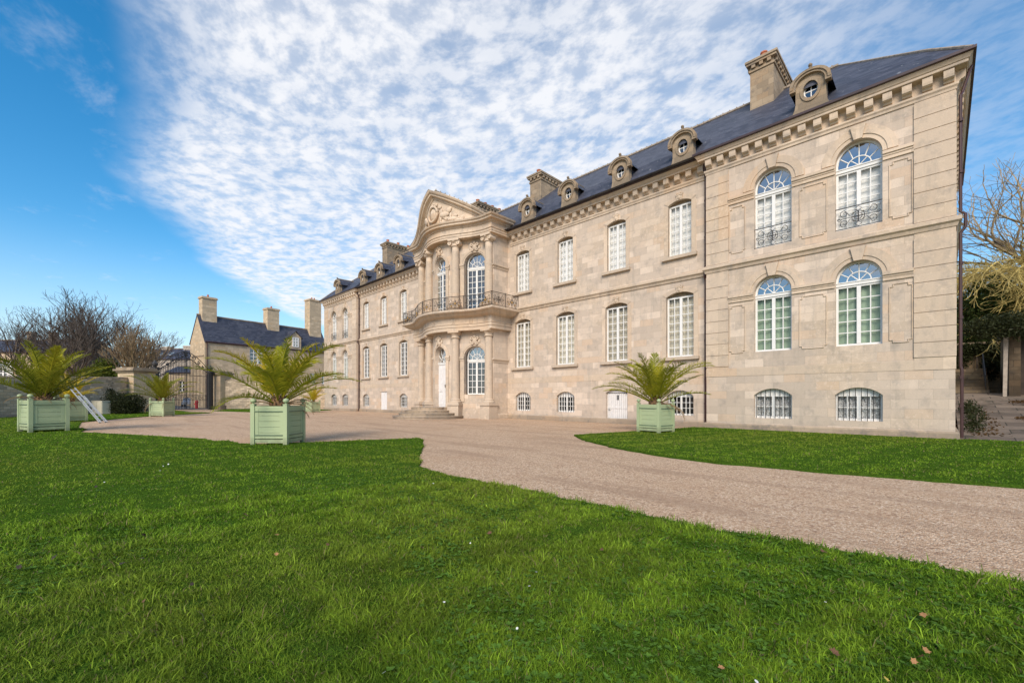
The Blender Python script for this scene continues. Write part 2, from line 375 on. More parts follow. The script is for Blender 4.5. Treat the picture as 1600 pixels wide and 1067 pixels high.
def scroll(cx, cz, r, turns=1.3, a0=0, d=1, n=16):
    return [(cx+r*(1-.8*i/n)*math.cos(a0+d*2*PI*turns*i/n), cz+r*(1-.8*i/n)*math.sin(a0+d*2*PI*turns*i/n)) for i in range(n+1)]
def rail_panel(mb, w, h, r=.011, y=0.0, x0=0.0):      # scrolled iron panel centred on x0, bottom z=0
    T = lambda pts, rr=r: mb.tube([(x0+p[0], y, p[1]) for p in pts], rr, 4)
    for sx in (-1, 1):
        for zc, d in ((h*.27, 1), (h*.73, -1)):
            T(scroll(sx*w*.31, zc, h*.2, 1.25, -PI/2*d if sx > 0 else PI+PI/2*d, d*sx))
            T([(sx*w*.1, zc), (sx*w*.18, h/2+(zc-h/2)*.3), (sx*w*.31, zc+(h*.2 if d < 0 else -h*.2))])
        T([(sx*w*.12, h/2), (sx*w*.47, h/2)])
        T(scroll(sx*w*.43, h/2, h*.1, 1.0, 0, sx))
    T([(h*.26*math.cos(2*PI*i/18), h/2+h*.26*math.sin(2*PI*i/18)) for i in range(19)])
    T([(h*.16*math.cos(2*PI*i/14), h/2+h*.16*math.sin(2*PI*i/14)) for i in range(15)])
    for a in range(4): T([(h*.24*math.cos(a*PI/2), h/2+h*.24*math.sin(a*PI/2)), (0, h/2)], r*1.8)
    T([(0, h*.76), (-w*.08, h*.88), (0, h), (w*.08, h*.88), (0, h*.76)]); T([(0, h*.24), (-w*.08, h*.12), (0, 0), (w*.08, h*.12), (0, h*.24)])
# ------------------------------------------------------------------ windows (origin: centre of the opening's sill)
def sheet(mb, pts, y): mb.poly([(p[0], y, p[1]) for p in pts])
def curtain_mb(w, h, y, waves=9, amp=.025):
    mb = MB(); n = waves*6; b = 0
    for i in range(n+1):
        x = -w/2+w*i/n; yy = y+amp*math.sin(2*PI*waves*i/n)+.3*amp*math.sin(5.1*i)
        mb.v += [(x, yy, 0), (x, yy, h)]
    for i in range(n): mb.f.append((2*i, 2*i+2, 2*i+3, 2*i+1))
    return mb
class WinKit:
    """one kind of window: joinery + children, as meshes ready to copy"""
    def __init__(s): s.items = []
    def add(s, name, mb, mat, parent=-1, smooth=False): s.items.append([name, mb.build(name, mat, None, smooth, fix='pane' not in name and name != 'blind'), parent]); return s
    def place(s, root, loc, rz=0.0, first=[None]):
        objs = []
        for k, (name, o, par) in enumerate(s.items):
            q = o if not getattr(s, 'used', False) else o.copy()
            if q is not o: C.objects.link(q)
            q.parent = root if k == 0 else objs[0]
            if k == 0: q.location = loc; q.rotation_euler = (0, 0, rz)
            objs.append(q)
        s.used = True; return objs
def leaf_grid(mb, w, z0, z1, cols, rows, y=0.0, mid=.13, fr=.075, mu=.034):
    h = w/2
    mb.box(-h, -h+fr, y-.04, y+.04, z0, z1); mb.box(h-fr, h, y-.04, y+.04, z0, z1)
    mb.box(-h+fr, h-fr, y-.038, y+.038, z0, z0+fr*1.2); mb.box(-h+fr, h-fr, y-.038, y+.038, z1-fr, z1)
    if mid: mb.box(-mid/2, mid/2, y-.055, y+.036, z0+fr*1.2, z1-fr)
    zz = [z0+fr*1.2+(z1-fr-z0-fr*1.2)*k/rows for k in range(1, rows)]
    if mid: spans = [(-h+fr, -mid/2), (mid/2, h-fr)]; n = cols//2
    else: spans = [(-h+fr, h-fr)]; n = cols
    for a, b in spans:
        for k in range(1, n): x = a+(b-a)*k/n; mb.box(x-mu/2, x+mu/2, y-.024, y+.024, z0+fr, z1-fr*.9)
        for z in zz: mb.box(a-.004, b+.004, y-.021, y+.021, z-mu/2, z+mu/2)
def kit_seg(w, h, rise, cols, rows, cloth, sill=True, bars=0, glass=GLASS, fmat=WHITE, mid=.13, fmat_head=False):
    k = WinKit(); mb = MB(); spring = h-rise
    leaf_grid(mb, w, 0, spring-.03 if fmat_head else spring+.02, cols, rows, mid=mid)
    out = op_seg(0, w, 0, h, rise); top = out[2:]
    if fmat_head: lt = MB(); lt.prism([(w/2, .02, spring-.031)]+[(x, .02, z) for x, z in top]+[(-w/2, .02, spring-.031)], (0, .1, 0))
    else: mb.prism([(x, -.036, z) for x, z in top], (0, .07, 0))
    k.add('window', mb, fmat)
    if fmat_head: k.add('shaded_lintel', lt, OLDSTONE)  # filler in darker stone, standing in for the shade under the arch
    pm = MB(); sheet(pm, [(-w/2+.03, .02), (w/2-.03, .02), (w/2-.03, spring), (-w/2+.03, spring)], .006); k.add('pane', pm, glass)
    if cloth == 'blind': cm = MB(); sheet(cm, [(-w/2, 0), (w/2, 0), (w/2, h), (-w/2, h)], .14); k.add('blind', cm, BLIND)
    elif cloth == 'cream': k.add('curtain', curtain_mb(w, h, .17), CREAM, smooth=True)
    elif cloth == 'lace': k.add('curtain', curtain_mb(w, h, .14, 12, .02), LACE, smooth=True)
    if sill: sm = MB(); sm.box(-w/2-.3, w/2+.3, -.36, -.19, -.16, -.004); k.add('sill', sm, TRIM)
    if bars:
        bm_ = MB()
        for i in range(bars):
            x = -w/2+w*(i+.5)/bars; rad = (w*w/4+rise*rise)/(2*rise); zt = h-rad+math.sqrt(rad*rad-x*x)
            bm_.tube([(x, -.17, -.09), (x, -.17, zt-.02)], .014, 5)
        k.add('window_bars', bm_, IRON)
    return k
def kit_arch(w, h, cols, rows, cloth, trans_z, rail=False, glass=GLASS, fan_glass=GLASSF, door=False, sill_bar=.0):
    k = WinKit(); mb = MB(); r = w/2; spring = h-r
    fz = trans_z+.16
    if not door:
        leaf_grid(mb, w, 0, trans_z, cols, rows)
    mb.box(-r, r, -.075, .05, trans_z, fz-.04); mb.box(-r, r, -.10, .05, fz-.04, fz)
    mb.box(-r, -r+.06, -.04, .04, fz, spring); mb.box(r-.06, r, -.04, .04, fz, spring)
    mb.band(0, spring, r-.07, r, 0, PI, -.042, .042, 18)
    mb.band(0, fz, .52*r-.016, .52*r+.018, 0, PI, -.022, .024, 14, ez=.95)
    for i in range(6):
        a = PI*(i+.5)/6 if False else PI*i/6+PI/12
    for i in range(1, 6):
        a = PI*i/6; e = r-.05
        x1, z1 = e*math.cos(a), e*math.sin(a)*(h-fz)/r
        r0 = .0 if i == 3 else .5*r
        mb.tube([(r0*math.cos(a), 0, fz+r0*math.sin(a)*.95), (x1, 0, fz+z1)], .021, 4)
    for i in (1, 2, 4, 5):
        pass
    mb.tube([(0, 0, fz), (.36*r, 0, fz+.36*r)], .018, 4); mb.tube([(0, 0, fz), (-.36*r, 0, fz+.36*r)], .018, 4)
    k.add('window', mb, WHITE)
    if not door:
        pm = MB(); sheet(pm, [(-r+.03, .02), (r-.03, .02), (r-.03, trans_z), (-r+.03, trans_z)], .006); k.add('pane', pm, glass)
    fm = MB(); sheet(fm, [(-r+.03, fz-.03)]+[(r-.03, fz-.03)]+[((r-.03)*math.cos(PI*i/14), spring+(r-.03)*math.sin(PI*i/14)) for i in range(15)], .008); k.add('fanlight_pane', fm, fan_glass)
    if cloth == 'blind': cm = MB(); sheet(cm, [(-r, 0), (r, 0), (r, trans_z), (-r, trans_z)], .14); k.add('blind', cm, BLIND)
    elif cloth == 'green':
        k.add('curtain', curtain_mb(w, trans_z, .15, 5, .02), GREENC, smooth=True)
    if rail:
        rm = MB(); ww = w+.02; hh = .88
        rm.box(-ww/2, ww/2, -.225, -.2, hh-.02, hh+.012); rm.box(-ww/2, ww/2, -.225, -.2, .03, .055)
        for sx in (-1, 1): rm.box(sx*ww/2-.012, sx*ww/2+.012, -.223, -.202, 0, hh)
        q = len(rm.v); rail_panel(rm, ww-.06, hh-.1, .011, -.212); rm.map(lambda x, y, z: (x, y, z+.065), q)
        k.add('railing', rm, IRON)
    return k

# ================================================================== MANSION
XC, YC = -26.7, 22.1
man = empty('mansion', 'long pale stone mansion with slate roof, curved central porch and arched wing windows', 'mansion', (XC, YC, 0))
HALF = 27.03; WX0 = 18.53; WY = -.35; PX = 4.45; BACK = 12.6
UPW, LOWW, BASW = 1.22, 1.44, 1.42
CW = [5.92, 9.63, 13.33, 17.05]; WWX = [21.37, 24.35]
def archivolt(mb, u, spring, r0, r1, y, steps=3):
    for i in range(steps):
        a, b = r0+(r1-r0)*i/steps, r0+(r1-r0)*(i+1)/steps
        mb.band(u, spring, a, b, 0, PI, y-.03-.028*(i if i < 2 else .3), y+.02, 20)
def panel_frame(mb, x0, x1, z0, z1, y):
    c = .1
    pts = [(x0+c,z0),(x1-c,z0),(x1-c,z0+c),(x1,z0+c),(x1,z1-c),(x1-c,z1-c),(x1-c,z1),(x0+c,z1),(x0+c,z1-c),(x0,z1-c),(x0,z0+c),(x0+c,z0+c)]
    for i in range(12):
        a, b = pts[i], pts[(i+1) % 12]
        mb.tube([(a[0], y-.008, a[1]), (b[0], y-.008, b[1])], .026, 4)
walls = MB()
segmap = lambda y: (lambda u, z, d: (u, y+d, z))
up_c = kit_seg(UPW, 2.88, .17, 4, 6, 'blind', fmat_head=True); low_d = kit_seg(LOWW, 3.36, .20, 4, 7, '', fmat_head=True); low_c = kit_seg(LOWW, 3.36, .20, 4, 7, 'cream', fmat_head=True)
bas_c = kit_seg(BASW, 1.3, .3, 6, 3, '', sill=False, bars=7, mid=.1); bas_w = kit_seg(1.48, 1.32, .3, 4, 2, 'lace', sill=False, bars=8, mid=.12)
up_w = kit_arch(1.46, 3.44, 4, 6, 'blind', 2.36, rail=True); low_w = kit_arch(1.46, 3.34, 4, 5, 'green', 2.42)
def stone_door(u, w, z1):
    mb = MB(); mb.box(-w/2, w/2, -.02, .05, 0, z1-.25)
    top = op_seg(0, w, 0, z1, .2)[2:]; mb.prism([(x, -.02, z) for x, z in top]+[], (0, .07, 0))
    for i in range(9): x = -w/2+w*(i+.5)/9; mb.box(x-.045, x+.045, -.034, -.021, .04, z1-.24)
    mb.box(-w/2, w/2, -.05, -.036, .85, .93)
    o = mb.build('door', DOORW, man, loc=(u, .2, .02))
    g = MB(); g.box(-.06, .06, -.058, -.036, 1.35, 1.62); g.build('grille', DARK, o)
    g = MB(); g.tube([(-w/2+.12, -.05, .8), (-w/2+.12, -.09, .78), (-w/2+.24, -.09, .76)], .015, 5); g.build('handle', IRON, o)
    g = MB()
    for i in range(11): x = -w/2+.08+(w-.16)*i/10; g.tube([(x, -.075, .05), (x, -.075, z1-.16)], .008, 4)
    g.build('door_bars', plain_mat('grey_bars', (.5, .48, .46), .6), o)
for sgn in (-1, 1):
    # ---- middle stretch
    holes = []
    for i, u in enumerate(CW):
        x = sgn*u
        holes += [op_seg(x, UPW, 8.84, 11.72, .17), op_seg(x, LOWW, 3.6, 6.96, .20)]
        up_c.place(man, (x, .2, 8.84)); (low_c if sgn > 0 or i == 0 else low_d).place(man, (x, .2, 3.6))
        if (sgn > 0 and i == 2):
            holes.append(op_seg(x, 1.42, .02, 1.98, .2)); stone_door(x, 1.42, 1.96)
        elif sgn < 0 and i == 2:
            holes.append(op_rect(x, 1.3, .02, 2.1))
            d = MB(); d.box(-.65, .65, -.02, .04, 0, 2.08); d.box(-.02, .02, -.04, -.021, .1, 2.0)
            for q in (-1, 1): d.box(q*.33-.22, q*.33+.22, -.032, -.021, .2, .9); d.box(q*.33-.22, q*.33+.22, -.032, -.021, 1.05, 1.9)
            d.build('door', DOORW, man, loc=(x, .12, .02))
        else:
            holes.append(op_seg(x, BASW, .58, 1.88, .3)); bas_c.place(man, (x, .22, .58))
        # flat stone surrounds, keystones
        for z0, z1, w, rise in ((8.84, 11.72, UPW, .17), (3.6, 6.96, LOWW, .20)):
            sp = z1-rise; trim = MB()
            for q in (-1, 1): trim.box(x+q*(w/2+.115)-.115, x+q*(w/2+.115)+.115, -.022, .03, z0, sp)
            a = op_seg(x, w+.004, 0, z1, rise)[2:]; b = op_seg(x, w+.46, 0, z1+.2, rise+.05)[2:]
            s0 = len(trim.v)
            for p, q in zip(a, b): trim.v += [(p[0], -.022, p[1]), (q[0], -.022, q[1]), (q[0], .03, q[1]), (p[0], .03, p[1])]
            for j in range(len(a)-1):
                for c_ in range(4): e = s0+4*j+c_; g = s0+4*j+(c_+1) % 4; trim.f.append((e, g, g+4, e+4))
            trim.prism([(x-.13, -.075, z1-.03), (x+.13, -.075, z1-.03), (x+.19, -.075, z1+.3), (x-.19, -.075, z1+.3)], (0, .1, 0))
            for q in (-1, 1): trim.band(x+q*.1, z1+.27, .03, .085, 0, 2*PI, -.1, -.06, 10)
            trim.ball((x, -.075, z1+.1), .09, 8, (1, .6, 1.2)); trim.build('window_surround', TRIM, man)
    x0, x1 = sorted((sgn*(PX-.2), sgn*WX0))
    wall(walls, [(x0, -.3), (x1, -.3), (x1, 12.9), (x0, 12.9)], holes, .36, segmap(0.0))
    # ---- wing
    holes = []
    for u in WWX:
        x = sgn*u
        holes += [op_arch(x, 1.46, 8.2, 11.64), op_arch(x, 1.46, 3.56, 6.9), op_seg(x, 1.48, .58, 1.9, .3)]
        up_w.place(man, (x, WY+.24, 8.2)); low_w.place(man, (x, WY+.24, 3.56)); bas_w.place(man, (x, WY+.22, .58))
        for spring, crown in ((10.91, 12.17), (6.17, 7.42)):
            trim = MB(); archivolt(trim, x, spring, .735, 1.19, WY)
            trim.prism([(x-.13, WY-.13, crown-.55), (x+.13, WY-.13, crown-.55), (x+.25, WY-.13, crown), (x-.25, WY-.13, crown)], (0, .16, 0)); trim.build('window_surround', TRIM, man)
    x0, x1 = sorted((sgn*WX0, sgn*HALF))
    wall(walls, [(x0, -.3), (x1, -.3), (x1, 12.9), (x0, 12.9)], holes, .36, segmap(WY))
    walls.poly([(sgn*WX0, WY, -.3), (sgn*WX0, .02, -.3), (sgn*WX0, .02, 12.9), (sgn*WX0, WY, 12.9)])
    walls.poly([(sgn*HALF, WY, -.3), (sgn*HALF, BACK, -.3), (sgn*HALF, BACK, 12.9), (sgn*HALF, WY, 12.9)])
    # wing pilasters with horizontal joints (quoins)
    for px0, px1, ret in ((WX0-.004, WX0+1.02, 0), (HALF-1.07, HALF+.03, 1)):
        a, b = sorted((sgn*px0, sgn*px1)); z = 2.95; k = 0; trim = MB()
        while z < 12.2:
            zt = min(z+.545, 12.29)
            if not (7.5 < z+.27 < 8.0): trim.box(a, b, WY-.05, WY+.3 if not ret else WY+1.05, z+.012, zt-.012)
            z += .545
        trim.box(a+.01, b-.01, WY-.022, WY+.2, 2.5, 12.3); trim.build('quoins', TRIM, man)
    # impost bands, panels
    for zi, z0, z1 in ((10.52, 8.22, 10.36), (5.93, 3.56, 5.76)):
        spans = [(WX0+1.02, WWX[0]-.74), (WWX[0]+.74, WWX[1]-.74), (WWX[1]+.74, HALF-1.07)]
        for a, b in spans:
            a, b = sorted((sgn*a, sgn*b)); trim = MB()
            trim.box(a, b, WY-.05, WY+.02, zi, zi+.13); trim.box(a, b, WY-.075, WY+.02, zi+.13, zi+.21); trim.box(a, b, WY-.12, WY+.02, zi+.21, zi+.32); trim.build('impost', TRIM, man)
        for a, b in ((WX0+1.06, WX0+1.72), (WWX[0]+1.02, WWX[1]-1.02), (HALF-1.75, HALF-1.12)):
            a, b = sorted((sgn*a, sgn*b)); trim = MB(); panel_frame(trim, a, b, z0, z1, WY); trim.build('wall_panel', TRIM, man)
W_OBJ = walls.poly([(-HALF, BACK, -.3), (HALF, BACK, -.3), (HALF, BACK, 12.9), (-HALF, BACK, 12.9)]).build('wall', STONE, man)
# horizontal mouldings that run round the breaks
def run(prof, sgn, mb, x_start=PX):
    path = [(x_start, 0), (WX0, 0), (WX0, WY), (HALF, WY), (HALF, BACK)]
    if sgn < 0: path = [(-x, y) for x, y in path][::-1]
    mb.sweep(path, prof)
plinth = MB(); string = MB(); corn = MB(); gut = MB(); floorband = MB()
for sgn in (-1, 1):
    run([(-.05, -.3), (.11, -.3), (.11, .24), (.06, .3), (-.05, .3)], sgn, plinth, PX+.12)
    run([(-.05, 7.5), (.05, 7.5), (.09, 7.62), (.16, 7.68), (.16, 7.8), (.03, 7.86), (-.05, 7.86)], sgn, string, PX)
    run([(-.05, 2.5), (.012, 2.5), (.012, 2.86), (-.05, 2.9)], sgn, floorband, PX+.01)
    run([(-.05, 12.28), (.04, 12.28), (.05, 12.36), (.09, 12.42), (.09, 12.49), (.02, 12.50), (.02, 12.91), (.08, 12.93), (.30, 12.95), (.31, 12.97), (.31, 13.05), (.34, 13.06), (.36, 13.10), (.42, 13.19), (-.05, 13.21)], sgn, corn, PX+.3)
    run([(.34, 13.195), (.42, 13.195), (.50, 13.22), (.50, 13.31), (.43, 13.30), (.34, 13.30)], sgn, gut, PX+.35)
    def modill(x, y, nx, ny):
        # bracket with a scrolled underside, standing out along (nx, ny)
        prof = [(0, 12.53), (.09, 12.55), (.14, 12.62), (.19, 12.63), (.245, 12.67), (.26, 12.75), (.26, 12.925), (0, 12.925)]
        tx, ty = -ny, nx; w = .135; b = len(corn.v); n = len(prof)
        for q in (-1, 1):
            for d, z in prof: corn.v.append((x+tx*w*q+nx*d, y+ty*w*q+ny*d, z))
        corn.f.append(tuple(range(b, b+n))); corn.f.append(tuple(range(b+2*n-1, b+n-1, -1)))
        for i in range(n): j = (i+1) % n; corn.f.append((b+i, b+j, b+n+j, b+n+i))
    n = 23
    for i in range(n): modill(sgn*(PX+.75+(WX0-.35-PX-.75)*i/(n-1)), 0.0, 0, -1)
    for i in range(16): modill(sgn*(WX0+.16+(HALF-.32-WX0)*i/15), WY, 0, -1)
    for i in range(20): modill(sgn*HALF, WY+.2+i*.62, sgn, 0)
plinth.build('plinth', STEPST, man); string.build('string_course', TRIM, man); corn.build('cornice', TRIM, man); gut.build('gutter', GUT, man); floorband.build('band', TRIM, man)
# downpipes
for sgn in (-1, 1):
    d = MB(); x = sgn*(WX0-.12)
    d.tube([(x, -.4, 13.15), (x, -.3, 12.9), (x, -.13, 12.3), (x, -.13, 8.0), (x, -.26, 7.8), (x, -.26, 7.45), (x, -.13, 7.25), (x, -.15, .35), (x+.03*sgn, -.22, .05)], .055, 8)
    for z in (11.2, 9.4, 6.2, 4.3, 2.4, 1.2): d.tube([(x, -.13, z-.05), (x, -.13, z+.05)], .072, 8)
    d.build('downpipe', PIPE, man, smooth=False)
d = MB(); x = HALF+.1; y = WY+.12
d.tube([(x+.3, y+.35, 13.15), (x+.08, y+.3, 12.3), (x+.03, y+.05, 12.1), (x+.03, y, 8.0), (x+.15, y, 7.9), (x+.15, y, 7.45), (x+.03, y, 7.25), (x+.03, y, 2.6), (x+.06, y, 2.45), (x+.06, y, .1)], .048, 8)
for z in (11.2, 9.4, 6.2, 4.3, 2.2, 1.2): d.tube([(x+.04, y, z-.05), (x+.04, y, z+.05)], .062, 8)
d.build('downpipe', PIPE, man)

# ---- roof: hipped, slightly sprocketed at the eaves
EZ = 13.29; RZ = 18.7; RY = 5.9; OV = .40
def roof_mb():
    mb = MB()
    ys = [(WY-OV, EZ), (WY+.9, EZ+1.25), (RY, RZ)]
    xr = HALF-4.15
    xs = [HALF+OV, HALF-.75, xr]
    back = [(BACK+OV, EZ), (BACK-.9, EZ+1.25), (RY, RZ)]
    for i in range(2):
        (y0, z0), (y1, z1) = ys[i], ys[i+1]; X0, X1 = xs[i], xs[i+1]
        k = WX0-.1; yy0 = y0+(-WY if i == 0 else 0)
        if i == 0:
            for s in (-1, 1): mb.poly([(s*k, y0, z0), (s*X0, y0, z0), (s*X1, y1, z1), (s*k, y1, z1)]); mb.poly([(s*k, y0, z0), (s*k, yy0, z0), (s*k, y1, z1)])
            mb.poly([(-k, yy0, z0), (k, yy0, z0), (k, y1, z1), (-k, y1, z1)])
        else: mb.poly([(-X0, y0, z0), (X0, y0, z0), (X1, y1, z1), (-X1, y1, z1)])
        (b0, _), (b1, _) = back[i], back[i+1]
        mb.poly([(X0, b0, z0), (-X0, b0, z0), (-X1, b1, z1), (X1, b1, z1)])
        for s in (-1, 1): mb.poly([(s*X0, y0, z0), (s*X0, b0, z0), (s*X1, b1, z1), (s*X1, y1, z1)])
    mb.poly([(-xs[0], ys[0][0], EZ-.02), (xs[0], ys[0][0], EZ-.02), (xs[0], back[0][0], EZ-.02), (-xs[0], back[0][0], EZ-.02)])
    return mb
roof = roof_mb().build('roof', SLATE, man)
rt = MB(); n = 118; xr = HALF-4.15
for i in range(n):
    x = -xr+2*xr*i/n; rt.tube([(x, RY, RZ+.02), (x+2*xr/n*.96, RY, RZ+.02)], .11, 6)
    rt.tube([(x+.1, RY, RZ+.1), (x+.1, RY, RZ+.18)], [.05, .03], 5)
for s in (-1, 1):
    rt.tube([(s*xr, RY, RZ), (s*(HALF-.75), WY+.9, EZ+1.27), (s*(HALF+OV), WY-OV, EZ+.03)], .06, 6)
rt.build('ridge_tiles', plain_mat('ridge_tile', (.27, .22, .17), .85, .3, 8), roof)
def chimney(x0, x1, y0, y1, zb, zt, pots):
    mb = MB(); mb.box(x0, x1, y0, y1, zb, zt-.55)
    for k, (e, a, b) in enumerate(((.06, zt-.62, zt-.5), (.0, zt-.5, zt-.28), (.16, zt-.28, zt-.16), (.21, zt-.16, zt-.04), (.15, zt-.04, zt))):
        mb.box(x0-e, x1+e, y0-e, y1+e, a, b-.001)
    m = int((y1-y0)/.36)
    for i in range(m):
        for xx in (x0, x1):
            s = -1 if xx == x0 else 1; yy = y0+(y1-y0)*(i+.5)/m
            a, b = sorted((xx, xx+s*.14)); mb.box(a, b, yy-.09, yy+.09, zt-.46, zt-.285)
    m = max(2, int((x1-x0)/.36))
    for i in range(m): xx = x0+(x1-x0)*(i+.5)/m; mb.box(xx-.09, xx+.09, y0-.14, y0, zt-.46, zt-.285)
    o = mb.build('chimney', OLDSTONE, man)
    for i in range(pots):
        p = MB(); yy = y0+.4+(y1-y0-.8)*i/max(1, pots-1); p.lathe([(.17, zt-.01), (.15, zt+.35), (.18, zt+.38), (.18, zt+.44), (.12, zt+.44)], (x0+x1)/2, yy, 10); p.build('chimney_pot', POT, o)
    l = MB(); l.box(x0-.02, x1+.02, y0-.06, y1+.03, zb, zb+.06+1.0*0); 
    return o
for sgn in (-1, 1):
    a, b = sorted((sgn*19.3, sgn*20.42)); o = chimney(a, b, 3.75, 7.3, 15.5, 19.65, 3 if sgn < 0 else 2)
    a, b = sorted((sgn*3.15, sgn*4.3)); chimney(a, b, 3.8, 7.3, 14.5, 19.25, 4 if sgn < 0 else 2)
# ---- dormers: round-headed stone fronts with an oval light
def dormer_build(parent_loc):
    zb = 13.1; f = MB()
    out = [(-.86, 0), (.86, 0), (.80, .16), (.70, .38), (.66, .62), (.66, 1.34)]
    out += [(.72*math.cos(a), 1.42+.58*math.sin(a)) for a in [PI*i/14 for i in range(15)]]
    out += [(-.66, 1.34), (-.66, .62), (-.70, .38), (-.80, .16)]
    hole = [(.33*math.cos(2*PI*i/24), 1.16+.44*math.sin(2*PI*i/24)) for i in range(24)]
    wall(f, out, [hole], .26, lambda u, z, d: (u, d, z))
    n = len(out); b = len(f.v); f.v += [(p[0], 0, p[1]) for p in out]+[(p[0], .32, p[1]) for p in out]
    for i in range(n): j = (i+1) % n; f.f.append((b+i, b+j, b+n+j, b+n+i))
    f.poly([(p[0]*.9, .3, p[1]) for p in out[:3]+out[-2:]])
    f.band(0, 1.42, .64, .84, R(-8), R(188), -.12, .06, 18, ez=.82)
    f.band(0, 1.42, .76, .9, R(-6), R(186), -.17, .04, 18, ez=.82)
    f.band(0, 1.16, .33, .46, 0, 2*PI, -.04, .02, 26, ez=1.3)
    for s in (-1, 1):
        a, b_ = sorted((s*.64, s*.9)); f.box(a, b_, -.15, .1, 1.24, 1.34)
    f.box(-.92, .92, -.1, .3, -.02, .1)
    o = f.build('dormer', OLDSTONE, man)
    ck = MB()
    for s in (-1, 1): ck.poly([(s*.6, .3, 0), (s*.6, 2.6, 1.3), (s*.6, 2.6, 1.85), (s*.6, .3, 1.4)])
    # little gabled slate roof running back
    pr = [(-.92, 1.32), (-.55, 1.84), (0, 2.28), (.55, 1.84), (.92, 1.32)]
    for i in range(4): a, b_ = pr[i], pr[i+1]; ck.poly([(a[0], .0, a[1]), (b_[0], .0, b_[1]), (b_[0], 3.2, b_[1]), (a[0], 3.2, a[1])])
    ck.poly([(p[0]*.98, .03, p[1]) for p in pr])
    ck.build('dormer_roof', SLATE, o)
    rg = MB(); rg.tube([(0, -.06, 2.3), (0, 3.0, 2.3)], .07, 6); rg.ball((0, -.02, 2.38), .1, 8); rg.build('ridge_tiles', OLDSTONE, o)
    w = MB(); w.band(0, 1.16, .27, .325, 0, 2*PI, .12, .2, 24, ez=1.34); w.box(-.02, .02, .135, .185, .74, 1.58); w.box(-.29, .29, .138, .182, 1.14, 1.18)
    wo = w.build('window', WHITE, o)
    g = MB(); g.poly([(.31*math.cos(2*PI*i/20), .16, 1.16+.42*math.sin(2*PI*i/20)) for i in range(20)]); g.build('pane', GLASSD, wo, fix=False)
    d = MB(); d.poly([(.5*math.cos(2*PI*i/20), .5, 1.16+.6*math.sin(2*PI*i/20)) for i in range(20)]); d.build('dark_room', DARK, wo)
    return o
dproto = dormer_build(None); first = True
for sgn in (1, -1):
    for x, y in ((22.82, WY-.02), (17.32, -.05), (13.74, -.05), (10.07, -.05), (6.59, -.05)):
        o = dproto if first else copy_tree(dproto, man); first = False
        o.location = (sgn*x, y-.22, 13.33); o.scale = (.80, 1, .80)

# ================================================================== central pavilion
CWV = 4.4
def yc(x):
    x = max(-CWV, min(CWV, x)); return -1.65-1.4*.5*(1+math.cos(PI*x/CWV))
def nrm(x):
    e = .02; s = (yc(x+e)-yc(x-e))/(2*e) if abs(x) < CWV else 0
    n = Vector((s, -1)); return n.normalized()      # outward (towards the court)
def bow(off, x0=-4.75, x1=4.75, n=44):     # plan path at an outward offset from the column line
    out = []
    for i in range(n+1):
        x = x0+(x1-x0)*i/n; nv = nrm(x); out.append((x+nv.x*off, yc(x)+nv.y*off))
    return out
WOFF = -.26
def bmap(u, z, d):
    nv = nrm(u); return (u+nv.x*(WOFF-d), yc(u)+nv.y*(WOFF-d), z)
BAYX = 2.96
pw = MB()
holes = [op_arch(0, 1.5, .78, 5.3), op_arch(0, 1.5, 7.7, 11.95)]
for s in (-1, 1): holes += [op_arch(s*BAYX, 1.5, 1.72, 5.2), op_arch(s*BAYX, 1.5, 7.7, 11.9)]
wall(pw, [(-4.3, -.3), (4.3, -.3), (4.3, 13.0), (-4.3, 13.0)], holes, .5, bmap, du=.22)
for s in (-1, 1):
    a, b = sorted((s*4.0, s*PX)); pw.box(a, b, -1.42, .03, -.3, 13.0)
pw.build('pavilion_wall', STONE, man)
def ymap(mb, q, x0):      # bend a flat decoration (x, y-depth, z) round the bow
    def fn(x, y, z):
        nv = nrm(x); return (x+nv.x*(WOFF-y), yc(x)+nv.y*(WOFF-y), z)
    mb.map(fn, q)
for x, sp_l, sp_u in ((0, 4.55, 11.2), (BAYX, 4.45, 11.15), (-BAYX, 4.45, 11.15)):
    for spring, zlow in ((sp_l, .8 if x == 0 else 1.2), (sp_u, 7.9)):
        pt = MB(); archivolt(pt, x, spring, .755, 1.02, 0)
        for s in (-1, 1):
            a, b = sorted((x+s*.755, x+s*1.02)); pt.box(a, b, -.06, .03, zlow, spring-.3)
            a, b = sorted((x+s*.75, x+s*1.12)); pt.box(a, b, -.09, .03, spring-.3, spring-.16); pt.box(a, b, -.14, .03, spring-.16, spring)
        # carved cartouche over the arch
        zc = spring+1.13
        pt.ball((x, -.06, zc), .2, 10, (.9, .55, 1.25))
        for s in (-1, 1):
            pt.band(x+s*.2, zc+.16, .04, .12, 0, 2*PI, -.16, .0, 10); pt.band(x+s*.17, zc-.2, .03, .1, 0, 2*PI, -.14, .0, 10)
            pt.ball((x+s*.3, -.04, zc-.05), .1, 8, (1, .6, 1.6))
        pt.ball((x, -.1, zc+.28), .1, 8)
        ymap(pt, 0, x); pt.build('window_surround', TRIM, man)
